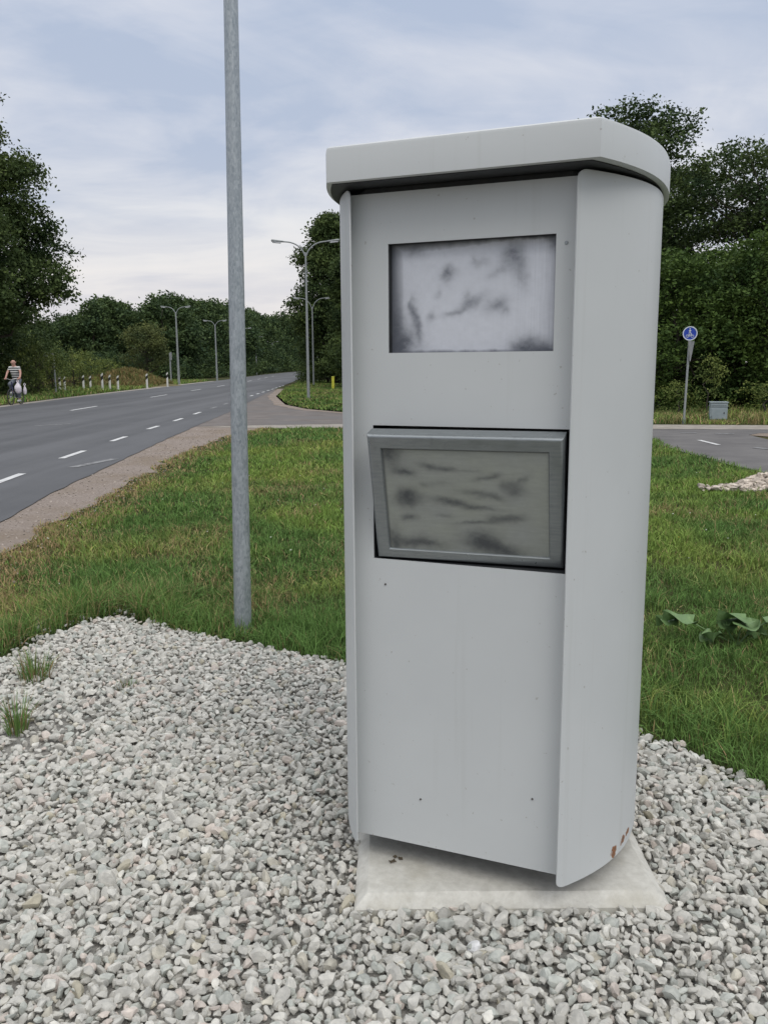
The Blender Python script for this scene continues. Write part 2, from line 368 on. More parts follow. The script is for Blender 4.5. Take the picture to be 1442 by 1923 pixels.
for q in ((6.9, 19.9, 7.25, 19.8), (7.6, 19.6, 8.0, 19.5), (6.2, 20.9, 6.5, 20.85), (7.05, 16.2, 7.2, 15.9), (-9.6, 23.6, -8.9, 24.4), (-5.0, 13.6, -4.7, 14.9)): dash(bmf, *q, 0.16)
tag(bm_obj('road_markings', bm, M_white), kind='structure')
tag(bm_obj('worn_road_markings', bmf, M_faint), kind='structure')

# ------------------------------------------------------------------ rocks
def rock_protos(k, seed, sub=2, flat=0.72):
    rg = np.random.default_rng(seed); out = []
    for _ in range(k):
        b = bmesh.new(); bmesh.ops.create_icosphere(b, subdivisions=sub, radius=1.0)
        V = np.array([v.co[:] for v in b.verts]); Fc = np.array([[v.index for v in f.verts] for f in b.faces]); b.free()
        for _p in range(9):
            n = rg.normal(size=3); n /= np.linalg.norm(n); d0 = rg.uniform(0.36, 0.72)
            V = V-np.maximum(0, V@n-d0)[:, None]*n
        V *= rg.uniform([0.9, 0.65, 0.5], [1.3, 1.0, flat+0.15])
        V += rg.normal(size=V.shape)*0.018
        V -= V.mean(0); out.append((V, Fc))
    return out
def rot_mats(n, rg, tilt=0.6):
    a = rg.uniform(0, 2*np.pi, n); t = rg.normal(size=n)*tilt; b = rg.uniform(0, 2*np.pi, n)
    ca, sa, ct, st, cb, sb = np.cos(a), np.sin(a), np.cos(t), np.sin(t), np.cos(b), np.sin(b)
    Z = np.zeros(n); O = np.ones(n)
    A = np.stack([np.stack([ca, -sa, Z], -1), np.stack([sa, ca, Z], -1), np.stack([Z, Z, O], -1)], 1)
    T = np.stack([np.stack([O, Z, Z], -1), np.stack([Z, ct, -st], -1), np.stack([Z, st, ct], -1)], 1)
    B = np.stack([np.stack([cb, -sb, Z], -1), np.stack([sb, cb, Z], -1), np.stack([Z, Z, O], -1)], 1)
    return A@T@B
def rocks(name, P, S, cols, protos, seed, m, tilt=0.6):
    rg = np.random.default_rng(seed); Vs, Fs, Cs = [], [], []; off = 0
    idx = rg.integers(0, len(protos), len(P)); RM = rot_mats(len(P), rg, tilt)
    for k, (V, Fc) in enumerate(protos):
        s = np.where(idx == k)[0]
        if not len(s): continue
        W = np.einsum('nij,vj->nvi', RM[s], V)*S[s][:, None, None]+P[s][:, None, :]
        Vs.append(W.reshape(-1, 3)); Fs.append((Fc[None]+(np.arange(len(s))*len(V))[:, None, None]+off).reshape(-1, 3))
        Cs.append(np.repeat(cols[s], len(V), 0)); off += len(s)*len(V)
    return link(name, np_mesh(name, np.concatenate(Vs), Fs, False, np.concatenate(Cs)), None, m)
GRAV = [(-2.65, 0.3), (-2.7, 3.2), (-2.45, 4.2), (-2.18, 4.63), (-2.11, 4.91), (-1.95, 5.2), (-1.72, 5.46), (-1.5, 5.25), (-1.29, 5.05), (-0.89, 4.84), (-0.54, 4.64), (-0.21, 4.44), (0.3, 4.15), (0.75, 3.85), (1.11, 3.53), (1.27, 3.38), (1.46, 3.03), (1.75, 2.5), (2.1, 1.7), (2.3, 0.3)]
GA = np.array(GRAV)
def edge_dist(x, y, A=GA):
    d = np.full(np.shape(x), 1e9)
    for i in range(len(A)):
        a = A[i]; b = A[(i+1) % len(A)]; ab = b-a
        t = np.clip(((x-a[0])*ab[0]+(y-a[1])*ab[1])/(ab@ab), 0, 1)
        d = np.minimum(d, np.hypot(x-a[0]-t*ab[0], y-a[1]-t*ab[1]))
    return d
def bed_h(x, y):
    d = edge_dist(x, y)*np.where(inpoly(x, y, GRAV), 1, -1)
    return 0.032*np.clip(d/0.35, 0, 1)+0.02*(fbm(x+7, y+3, 1.3, 5)-0.5)
# bed sheet as height field
gx, gy = np.meshgrid(np.linspace(-2.9, 2.5, 110), np.linspace(0.2, 5.7, 110))
V = np.stack([gx, gy, bed_h(gx, gy)-0.012], -1).reshape(-1, 3); i = np.arange(109)
q = (i[:, None]*110+i[None, :]).ravel(); Fq = np.stack([q, q+1, q+111, q+110], 1)
cen = V[Fq].mean(1); Fq = Fq[inpoly(cen[:, 0], cen[:, 1], GRAV)]
gb = link('gravel_bed', np_mesh('gravel_bed', V, [Fq], True), None, M_gbed); tag(gb, kind='structure')
SLAB = (-0.080, 0.818, 2.262, 3.16)      # x0 x1 y0 y1
def scatter(sp, x0, x1, y0, y1, rg, jit=0.42):
    xs = np.arange(x0, x1, sp); ys = np.arange(y0, y1, sp*0.87)
    X, Y = np.meshgrid(xs, ys); X = X+(np.arange(len(ys)) % 2)[:, None]*sp/2
    X = X+rg.uniform(-jit, jit, X.shape)*sp; Y = Y+rg.uniform(-jit, jit, Y.shape)*sp
    return X.ravel(), Y.ravel()
rg = np.random.default_rng(11); PX, PY, PZ, PS = [], [], [], []
for sp, s0, s1, dz in ((0.026, 0.011, 0.019, -0.004), (0.031, 0.013, 0.023, 0.008), (0.070, 0.021, 0.034, 0.012)):
    x, y = scatter(sp, -2.8, 2.4, 1.25, 5.6, rg)
    s = rg.uniform(s0, s1, x.shape)*(0.80+0.42*fbm(x, y, 0.9, 21))
    # ragged border: grass creeps in on the left
    lim = 0.02+0.10*fbm(x, y, 3.1, 31)+np.where(x < -1.5, 0.10, 0)
    ok = inpoly(x, y, GRAV) & (edge_dist(x, y) > lim-0.06)
    ok |= (x < -1.1) & (y > 4.2) & (edge_dist(x, y) < 0.32) & (rg.random(x.shape) < 0.16) & (x < -1.6)
    ok &= ~((x > SLAB[0]-s*0.5) & (x < SLAB[1]+s*0.5) & (y > SLAB[2]-s*0.3) & (y < SLAB[3]))
    ok &= ~((fbm(x, y, 1.1, 77) < 0.33) & (x < -1.3) & (rg.random(x.shape) < 0.6))
    x, y, s = x[ok], y[ok], s[ok]
    PX.append(x); PY.append(y); PS.append(s); PZ.append(bed_h(x, y)+dz+rg.uniform(-0.008, 0.008, x.shape))
x, y, z, s = map(np.concatenate, (PX, PY, PZ, PS))
n = len(x); v = rg.normal(0, 0.085, n)
base = np.array([0.560, 0.548, 0.505])[None]*(1+v)[:, None]
t = rg.random(n)
base[t < 0.025] *= np.array([1.0, 0.97, 0.90]); base[(t > 0.05) & (t < 0.12)] *= np.array([1.06, 0.97, 0.95]); base[(t > 0.12) & (t < 0.30)] *= np.array([0.95, 1.0, 1.0])*0.88
base[(t > 0.30) & (t < 0.312)] *= np.array([0.85, 0.81, 0.70])
base[(t > 0.95)] *= 1.18
o = rocks('gravel', np.stack([x, y, z], 1), s, np.clip(base, 0.05, 0.75), rock_protos(14, 5), 3, M_gravel, 0.75)
tag(o, kind='stuff')
# loose stones on the verge
rg = np.random.default_rng(15); x, y = scatter(0.11, -5, -1.5, 6, 22, rg, 0.5)
ok = (x > np.interp(y, [p[1] for p in ROAD_N[:8]], [p[0] for p in ROAD_N[:8]])+0.02) & (x < np.interp(y, [p[1] for p in VERGE], [p[0] for p in VERGE])+0.25) & (rg.random(x.shape) < 0.8)
x, y = x[ok], y[ok]; n = len(x)
o = rocks('verge_pebbles', np.stack([x, y, np.full(n, 0.014)], 1), rg.uniform(0.006, 0.020, n), np.array([0.40, 0.35, 0.31])[None]*rg.uniform(0.55, 1.25, (n, 1)), rock_protos(5, 9, 1), 4, M_gravel)
tag(o, kind='stuff')
# rubble pile beside the bicycle path
rg = np.random.default_rng(25); n = 620; u = rg.random(n); a = rg.uniform(0, 2*np.pi, n); r = np.sqrt(rg.random(n))
cx = 5.08; cy = 11.15; x = cx+r*np.cos(a)*0.72+0.22*r*np.sin(a); y = cy+r*np.sin(a)*0.45+0.30*r*np.cos(a)
hh = 0.15*np.clip(1-r**1.6, 0, 1)*(0.7+0.6*fbm(x, y, 2.2, 3))
z = 0.02+hh*rg.uniform(0.35, 1, n)
x2 = 4.30+rg.normal(0, 0.15, 60); y2 = 10.60+rg.normal(0, 0.10, 60)
x = np.concatenate([x, x2]); y = np.concatenate([y, y2]); z = np.concatenate([z, rg.uniform(0.02, 0.09, 60)]); n = len(x)
o = rocks('rubble_pile', np.stack([x, y, z], 1), rg.uniform(0.02, 0.065, n), np.array([0.58, 0.51, 0.44])[None]*rg.uniform(0.6, 1.25, (n, 1)), rock_protos(6, 19), 6, M_gravel)
tag(o, 'low pile of pale pinkish rubble in the grass beside the bicycle path', 'rubble pile', kind='stuff')

# ------------------------------------------------------------------ grass
def blades(name, X, Y, H, Wd, cols, seed, z0=None, lean=0.75):
    rg = np.random.default_rng(seed); n = len(X); a = rg.uniform(0, 2*np.pi, n); ln = np.abs(rg.normal(0, lean, n))+0.08
    b = rg.uniform(0, 2*np.pi, n)
    dx, dy = np.cos(a), np.sin(a); wx, wy = np.cos(b)*Wd/2, np.sin(b)*Wd/2
    Z0 = np.zeros(n) if z0 is None else z0
    pts = []
    for t, wf in ((0.0, 0.8), (0.5, 1.0), (1.0, 0.0)):
        off = H*ln*t**2; h = H*(t-0.25*ln*t**2)
        cx_, cy_, cz = X+dx*off, Y+dy*off, Z0+h
        if wf > 0:
            pts.append(np.stack([cx_-wx*wf, cy_-wy*wf, cz], 1)); pts.append(np.stack([cx_+wx*wf, cy_+wy*wf, cz], 1))
        else: pts.append(np.stack([cx_, cy_, cz], 1))
    V = np.stack(pts, 1).reshape(-1, 3); k = np.arange(n)*5
    Q = np.stack([k, k+1, k+3, k+2], 1); T = np.stack([k+2, k+3, k+4], 1)
    return link(name, np_mesh(name, V, [Q, T], True, np.repeat(cols, 5, 0)), None, M_grass)
GREEN = np.array([0.190, 0.285, 0.062]); DARKG = np.array([0.110, 0.200, 0.052]); YEL = np.array([0.310, 0.350, 0.090]); DRY = np.array([0.38, 0.275, 0.145])
def grass_cols(x, y, rg, dry=0.0):
    n = len(x); p = fbm(x, y, 0.55, 41); q = fbm(x, y, 1.7, 43)
    m = np.clip((p-0.42)*4+(q-0.5)*1.6, 0, 1)[:, None]
    c = DARKG*(1-m)+GREEN*m
    f = np.clip((fbm(x, y, 0.8, 47)-0.5)*3.5, 0, 1)[:, None]*rg.random((n, 1))
    c = c*(1-f)+YEL*f
    r = rg.random(n); pd = np.clip(0.06+dry+1.9*np.clip(fbm(x, y, 1.1, 53)-0.55, 0, 1), 0, 0.85)
    g = (r < pd)[:, None]*rg.uniform(0.5, 1, (n, 1)); c = c*(1-g)+DRY*g
    return c*rg.uniform(0.55, 1.5, (n, 1))
def lawn_ok(x, y):
    vx = np.interp(y, [p[1] for p in vr], [p[0] for p in vr])
    px = np.where(y < 16, 5.5, 5.5+(y-16)*0.09)
    ok = (x > vx-0.10*fbm(x, y, 2.5, 61)) & (x < px+0.05) & (y < 22.2)
    inside = inpoly(x, y, GRAV); d = edge_dist(x, y)
    return ok & ~(inside & (d > 0.03))
rg = np.random.default_rng(31)
allb = []
for (y0, y1, dens, w_, hm, xl, xr) in ((2.4, 6.0, 6500, 0.0042, 0.085, -3.7, 3.2), (6.0, 9.0, 3600, 0.0060, 0.085, -3.9, 4.6), (9.0, 13, 1900, 0.0085, 0.08, -4.2, 6), (13, 17.5, 900, 0.012, 0.095, -4.4, 6), (17.5, 22.3, 600, 0.016, 0.09, -4.4, 6.5)):
    n = int((y1-y0)*(xr-xl)*dens); x = rg.uniform(xl, xr, n); y = rg.uniform(y0, y1, n)
    clump = fbm(x, y, 4.5, 71)
    ok = lawn_ok(x, y) & (rg.random(n) < 0.35+1.1*clump) & (np.abs(x/y) < 0.72)
    # what the camera cabinet stands in front of can stay thinner
    hid = (x/y > 0.05) & (x/y < 0.24) & (y > 4.4); ok &= ~(hid & (rg.random(n) < 0.55))
    x, y, clump = x[ok], y[ok], clump[ok]
    vx = np.interp(y, [p[1] for p in vr], [p[0] for p in vr]); ed = np.clip(1-(x-vx)/0.8, 0, 1)
    H = hm*(0.25+1.4*clump**1.3)*rg.uniform(0.5, 1.45, len(x))*(1-0.45*ed)
    near_g = edge_dist(x, y) < 0.4
    H = np.where(near_g, H*1.35, H); H = np.where((x < -1.3) & (y < 6.3), H*1.5, H)
    c = grass_cols(x, y, rg, 0.0); g = (rg.random(len(x)) < ed*0.75)[:, None]
    c = np.where(g, DRY*rg.uniform(0.6, 1.3, (len(x), 1)), c)
    c = np.where((near_g & (rg.random(len(x)) < 0.5))[:, None], DARKG*rg.uniform(0.8, 1.5, (len(x), 1)), c)
    allb.append((x, y, H, np.full(len(x), w_)*rg.uniform(0.7, 1.3, len(x)), c))
X, Y, H, Wd, Cc = [np.concatenate(k) for k in zip(*allb)]
tag(blades('grass', X, Y, H, Wd, Cc, 1), kind='stuff')
# grass islands further off
def far_grass(name, poly, n, hm, w_, seed, dry=0.0, zf=None, darken=1.0):
    rg = np.random.default_rng(seed); A = np.array(poly)
    x = rg.uniform(A[:, 0].min(), A[:, 0].max(), n); y = rg.uniform(A[:, 1].min(), A[:, 1].max(), n)
    ok = inpoly(x, y, poly); x, y = x[ok], y[ok]
    H = hm*(0.4+fbm(x, y, 0.7, seed))*rg.uniform(0.5, 1.4, len(x))
    H = np.where((np.abs(x/y-0.392) < 0.022) & (y < 24.5) & (y > 20), H*0.35, H)
    return tag(blades(name, x, y, H, np.full(len(x), w_), grass_cols(x, y, rg, dry)*darken, seed, None if zf is None else zf(x, y)), kind='stuff')
far_grass('junction_grass', [(-1.2, 29.6), (-2.8, 32.3), (-4.0, 36), (-4.7, 40.3), (-5.7, 46.5), (-7.1, 62), (-8.8, 90), (-3, 95), (4, 60), (6, 34), (2, 30)], 70000, 0.14, 0.03, 81, 0.04)
far_grass('roadside_grass', [(-16.6, 34), (-16.95, 38.5), (-17.2, 44.3), (-17.8, 55), (-18.2, 64), (-19, 80), (-20, 100), (-31, 100), (-34, 80), (-34, 60), (-26, 45), (-22, 34)], 60000, 0.26, 0.045, 83, 0.10)
def right_zone(x, y): return None
far_grass('dry_verge_grass', [(4.5, 24.4), (8.5, 22.9), (13, 22.2), (20, 21), (20, 28), (12, 27.6), (7, 27), (4, 27)], 42000, 0.26, 0.022, 85, 0.34)
far_grass('path_side_grass', [(8.3, 8), (8.25, 16), (8.9, 18.0), (16, 15.6), (16, 8)], 16000, 0.12, 0.02, 87, 0.35)

# mound of dry grass across the road
def mound_h(x, y): return 1.25*np.exp(-(((x+21.6)/2.3)**2+((y-74)/3.2)**2))+0.55*np.exp(-(((x+25.2)/2.8)**2+((y-72)/3)**2))
gx, gy = np.meshgrid(np.linspace(-31, -17.5, 50), np.linspace(64, 83, 50))
V = np.stack([gx, gy, mound_h(gx, gy)+0.002], -1).reshape(-1, 3); i = np.arange(49); q = (i[:, None]*50+i[None, :]).ravel()
M_mound = mat('dry grass soil', rough=1, fn=mottled((0.10, 0.085, 0.035), (0.17, 0.14, 0.055), 1.2))
V[:, 2] -= 0.03
tag(link('mound', np_mesh('mound', V, [np.stack([q, q+1, q+51, q+50], 1)], True), None, M_mound), kind='structure')
rgm = np.random.default_rng(91); n = 26000; x = rgm.uniform(-30, -18.6, n); y = rgm.uniform(65, 81, n); ok = mound_h(x, y) > 0.12; x, y = x[ok], y[ok]; n = len(x)
cM = np.where(rgm.random((n, 1)) < 0.6, np.array([[0.27, 0.20, 0.09]]), np.array([[0.15, 0.19, 0.06]]))*rgm.uniform(0.6, 1.3, (n, 1))
tag(blades('dry_grass', x, y, rgm.uniform(0.15, 0.55, n), np.full(n, 0.05), cM, 92, mound_h(x, y)-0.04), kind='stuff')

# tufts growing through the gravel: things of their own
def tuft(name, cx, cy, n, r, h, label, seed, dark=1.0, cat='grass tuft'):
    rg = np.random.default_rng(seed); a = rg.uniform(0, 2*np.pi, n); q = r*np.sqrt(rg.random(n))
    x, y = q*np.cos(a), q*np.sin(a)
    c = np.where(rg.random((n, 1)) < 0.35, DRY*0.7, DARKG*1.1)*rg.uniform(0.6, 1.5, (n, 1))*dark
    o = blades(name, x, y, h*rg.uniform(0.4, 1.2, n), np.full(n, 0.0035), c, seed, np.zeros(n), 0.35)
    o.location = (cx, cy, 0.03); return tag(o, label, cat, 'grass tufts growing through the gravel')
tuft('grass_tuft', -1.78, 4.14, 200, 0.075, 0.17, 'wider green tuft growing through the gravel at its upper left edge', 101)
tuft('grass_tuft', -1.60, 3.50, 120, 0.04, 0.19, 'narrow upright tuft growing through the gravel by the left picture edge', 102)
tuft('grass_tuft', -1.28, 4.02, 34, 0.05, 0.06, 'tiny sparse brown tuft in the middle of the gravel', 103, 0.8)

# broad-leaved plant in the lawn
M_broad = mat('broad leaf', rough=0.55, fn=mottled((0.10, 0.18, 0.065), (0.165, 0.265, 0.10), 22))
bpz = empty('broad_leaf_plant', (1.98, 4.72, 0))
tag(bpz, 'low plant with large heart-shaped pale green leaves in the lawn', 'plant')
def heart_leaf(c, L, rz, tilt, name='leaf'):
    bm = bmesh.new(); N = 7; rows = []
    for i in range(N+1):
        t = i/N; wv = 0.60*L*(math.sin(math.pi*min(1, 0.12+0.88*t))**0.8)*(1.15-0.45*t)
        row = []
        for j in (-1, -0.5, 0, 0.5, 1):
            row.append(bm.verts.new((j*wv, L*t-(0.12*L*abs(j) if i == 0 else 0), 0.02*math.sin(5*t+j*3)+0.025*abs(j))))
        rows.append(row)
    for a_, b_ in zip(rows[:-1], rows[1:]):
        for j in range(4): bm.faces.new((a_[j], a_[j+1], b_[j+1], b_[j]))
    bmesh.ops.transform(bm, matrix=Matrix.Translation(c) @ Matrix.Rotation(rz, 4, 'Z') @ Matrix.Rotation(tilt, 4, 'X'), verts=bm.verts[:])
    bmesh.ops.remove_doubles(bm, verts=bm.verts[:], dist=1e-5)
    bm_obj(name, bm, M_broad, bpz, True)
for (x_, z_, L_, a_, tl) in ((-0.22, 0.15, 0.17, 80, 5), (-0.02, 0.13, 0.20, -75, -8), (0.10, 0.14, 0.19, 100, 10), (0.22, 0.15, 0.19, -60, -12), (0.40, 0.12, 0.14, 200, 8), (-0.1, 0.07, 0.11, 160, 0), (-0.12, 0.03, 0.09, 20, 0), (-0.30, 0.13, 0.12, 60, -6), (0.30, 0.11, 0.13, 120, 4), (0.02, 0.09, 0.12, 30, 14), (0.14, 0.06, 0.10, -20, 8)):
    heart_leaf((x_, random.uniform(-0.06, 0.06), z_), L_, R(a_), R(tl))
bm = bmesh.new()
for x_ in (-0.22, -0.02, 0.1, 0.22, 0.38): add_tube(bm, [(0.05, 0, 0), (x_*0.6, 0, 0.09), (x_, 0, 0.14)], 0.004, 6)
bm_obj('stem', bm, M_broad, bpz)
# tiny white and yellow flowers in the grass
rg = np.random.default_rng(33); n = 130; x = rg.uniform(-3.2, 5, n*3); y = rg.uniform(4, 14, n*3); ok = lawn_ok(x, y); x, y = x[ok][:n], y[ok][:n]; n = len(x)
cF = np.where(rg.random((n, 1)) < 0.6, np.array([[0.6, 0.6, 0.52]]), np.array([[0.5, 0.42, 0.08]]))
o = rocks('clover_flowers', np.stack([x, y, rg.uniform(0.08, 0.14, n)], 1), rg.uniform(0.006, 0.011, n), cF, rock_protos(2, 55, 1), 8, M_grass); tag(o, kind='stuff')

# ------------------------------------------------------------------ camera cabinet
YAW = 0.39; OX, OY, WS = 0.4851, 2.2081, 0.6162
cY, sY = math.cos(YAW), math.sin(YAW)
cab = empty('camera_cabinet', (OX-cY*WS/2, OY+sY*WS/2, 0.0), -YAW)
tag(cab, 'tall light grey metal roadside cabinet with curved sides, flat cap and two paint-smeared windows', 'cabinet')
HW = WS/2
def prof(w0, wm, n0, nm=0.42, p=2.2, N=22):
    pts = []
    for i in range(N+1):
        n_ = n0+(nm-n0)*i/N; pts.append((wm-(wm-w0)*((nm-n_)/(nm-n0))**p, n_))
    return pts+[(w_, 2*nm-n_) for w_, n_ in pts[::-1][1:]]
# curved side shell: one folded sheet, front corners rounded at top and bottom
def shell():
    P = prof(HW, 0.470, -0.012); path = P+[(-a, b) for a, b in P[::-1]]   # right front -> back -> left front
    th = 0.004; bm = bmesh.new(); Vr = [Vector((a, b)) for a, b in path]; m = len(Vr)
    cols = []
    for i in range(m):
        d = (Vr[min(i+1, m-1)]-Vr[max(i-1, 0)]).normalized(); nrm = Vector((d.y, -d.x))*th
        inn = Vr[i]-nrm; e = Vr[i].y+0.012 if Vr[i].y < 0.3 else 9
        r = 0.022; dz = r-math.sqrt(max(0, r*r-(r-e)**2)) if e < r else 0
        z0, z1 = 0.138+dz*0.8, 2.074-dz
        cols.append([bm.verts.new((Vr[i].x, Vr[i].y, z0)), bm.verts.new((Vr[i].x, Vr[i].y, z1)), bm.verts.new((inn.x, inn.y, z1)), bm.verts.new((inn.x, inn.y, z0))])
    for a, b in zip(cols[:-1], cols[1:]):
        for k in range(4): bm.faces.new((a[k], b[k], b[(k+1) % 4], a[(k+1) % 4]))
    bm.faces.new(cols[0]); bm.faces.new(cols[-1][::-1])
    o = bm_obj('side_shell', bm, M_shell, cab, True); return o
# finer start of the profile so the rounded corner reads
_p = prof
def prof(w0, wm, n0, nm=0.42, p=2.2, N=22):
    ns = sorted(set([n0+(nm-n0)*i/N for i in range(N+1)]+([n0+q for q in (0.002, 0.005, 0.009, 0.014, 0.019)] if n0 == -0.012 else [])))
    pts = [(wm-(wm-w0)*((nm-n_)/(nm-n0))**p, n_) for n_ in ns]
    return pts+[(w_, 2*nm-n_) for w_, n_ in pts[::-1][1:]]
shell()
# return flanges behind the front edges
bm = bmesh.new()
bm.free()
# front panel with two openings
U = (-0.2144, 0.2483, 1.6354, 1.9302); L_ = (-0.2642, 0.3000, 1.041, 1.4322)
PN = 0.036
def panel():
    xs = [-0.3405, L_[0], U[0], U[1], L_[1], 0.3405]; zs = [0.152, L_[2], L_[3], U[2], U[3], 2.066]
    bm = bmesh.new()
    for i in range(5):
        for j in range(5):
            xc, zc_ = (xs[i]+xs[i+1])/2, (zs[j]+zs[j+1])/2
            if U[0] < xc < U[1] and U[2] < zc_ < U[3]: continue
            if L_[0] < xc < L_[1] and L_[2] < zc_ < L_[3]: continue
            bm.faces.new([bm.verts.new(p) for p in ((xs[i], PN, zs[j]), (xs[i+1], PN, zs[j]), (xs[i+1], PN, zs[j+1]), (xs[i], PN, zs[j+1]))])
    bmesh.ops.remove_doubles(bm, verts=bm.verts[:], dist=1e-5)
    r = bmesh.ops.extrude_face_region(bm, geom=bm.faces[:])
    bmesh.ops.translate(bm, vec=(0, 0.004, 0), verts=[e for e in r['geom'] if isinstance(e, bmesh.types.BMVert)])
    return bm_obj('front_panel', bm, M_paint, cab)
panel()
# upper window: lining, gasket and smeared glass
def ring(bm, x0, x1, z0, z1, w_, y0, y1):
    for (a, b, c_, d) in ((x0, x1, z0, z0+w_), (x0, x1, z1-w_, z1), (x0, x0+w_, z0+w_, z1-w_), (x1-w_, x1, z0+w_, z1-w_)):
        add_box(bm, ((a+b)/2, (y0+y1)/2, (c_+d)/2), (b-a, y1-y0, d-c_))
def smear_grid(name, W_, H_, nx, nz, colf, parent, mtx):
    u, v_ = np.meshgrid(np.linspace(0, 1, nx), np.linspace(0, 1, nz))
    V = np.stack([(u-0.5)*W_, np.zeros_like(u), (0.5-v_)*H_], -1).reshape(-1, 3)
    i = np.arange(nz-1)[:, None]*nx+np.arange(nx-1)[None]; i = i.ravel()
    me = np_mesh(name, V, [np.stack([i, i+nx, i+nx+1, i+1], 1)], True, colf(u.ravel(), v_.ravel()))
    me.transform(mtx); return link(name, me, parent, M_smear)
def blots(u, v, base, dark, lst, asp, seed):
    """lst: cx, cy, rx, ry, angle, strength in window units"""
    wx = (fbm(u*9, v*7, 1.0, seed)-0.5)*0.045; wy = (fbm(u*9+30, v*7, 1.0, seed+3)-0.5)*0.06; wx = wx+(fbm(u*30, v*24, 1.0, seed+11)-0.5)*0.02; wy = wy+(fbm(u*30+9, v*26, 1.0, seed+13)-0.5)*0.022
    f = np.zeros_like(u)
    for cx_, cy_, a_, b_, an, st in lst:
        dx, dy = (u+wx-cx_)*asp, (v+wy-cy_); c_, s_ = math.cos(R(an)), math.sin(R(an))
        e = ((dx*c_+dy*s_)/(a_*asp*1.15))**2+((-dx*s_+dy*c_)/(b_*1.35))**2
        g = np.exp(-e**0.95)
        g *= 0.72+0.56*fbm(u*40+cx_*31, v*34, 1.0, seed+7)
        f = 1-(1-f)*(1-np.clip(g*st, 0, 1))
    return f
def upper_cols(u, v):
    base = np.array([0.64, 0.66, 0.715]); dark = np.array([0.105, 0.115, 0.14])
    lst = [(0.355, 0.29, 0.032, 0.055, 28, 0.8), (0.745, 0.15, 0.060, 0.075, -10, 0.75), (0.795, 0.28, 0.03, 0.12, -8, 0.5), (0.56, 0.20, 0.05, 0.035, 0, 0.3), (0.66, 0.29, 0.07, 0.03, -20, 0.35), (0.52, 0.17, 0.02, 0.03, 0, 0.3),
           (0.50, 0.56, 0.075, 0.035, -28, 0.62), (0.40, 0.64, 0.07, 0.018, -12, 0.5), (0.475, 0.49, 0.02, 0.04, 0, 0.35), (0.65, 0.58, 0.06, 0.045, -22, 0.62), (0.70, 0.64, 0.03, 0.03, -40, 0.4),
           (0.245, 0.67, 0.018, 0.045, 15, 0.5), (0.29, 0.46, 0.02, 0.03, 40, 0.3), (0.145, 0.63, 0.024, 0.10, -5, 0.72), (0.165, 0.78, 0.018, 0.09, -12, 0.62), (0.125, 0.55, 0.012, 0.05, 0, 0.5),
           (0.84, 0.97, 0.085, 0.075, 0, 0.95), (0.93, 0.99, 0.08, 0.05, 0, 0.9), (0.06, 0.93, 0.085, 0.12, 35, 0.98), (0.02, 0.80, 0.055, 0.22, 0, 0.85), (0.98, 0.03, 0.035, 0.08, 0, 0.8), (0.14, 0.04, 0.06, 0.05, 0, 0.6)]
    f = blots(u, v, base, dark, lst, 1.6, 5)
    nz = fbm(u*22, v*8, 1.0, 9)
    ed = np.clip(1-(u+0.012*(nz-0.5))/0.075, 0, 1)**0.7*0.95
    ed = np.maximum(ed, np.clip(1-(v+0.03*(nz-0.5))/(0.075-0.05*np.clip((u-0.25)*2, 0, 1)), 0, 1)**0.8*0.9)
    ed = np.maximum(ed, np.clip(1-(1-v+0.02*(nz-0.5))/0.03, 0, 1)*0.85)
    ed = np.maximum(ed, np.clip(1-(1-u)/0.022, 0, 1)*0.6)
    f = 1-(1-f)*(1-ed)
    # brush streaks on the right, thin film everywhere
    st = (fbm(u*160, v*3, 1.0, 15)-0.5)*0.16*np.clip((u-0.55)*3, 0.15, 1)+(fbm(u*30, v*24, 1.0, 19)-0.5)*0.10
    c = base[None]*(1+st)[:, None]
    c = c*(1-f[:, None])+dark[None]*f[:, None]
    return np.clip(c, 0.02, 1)
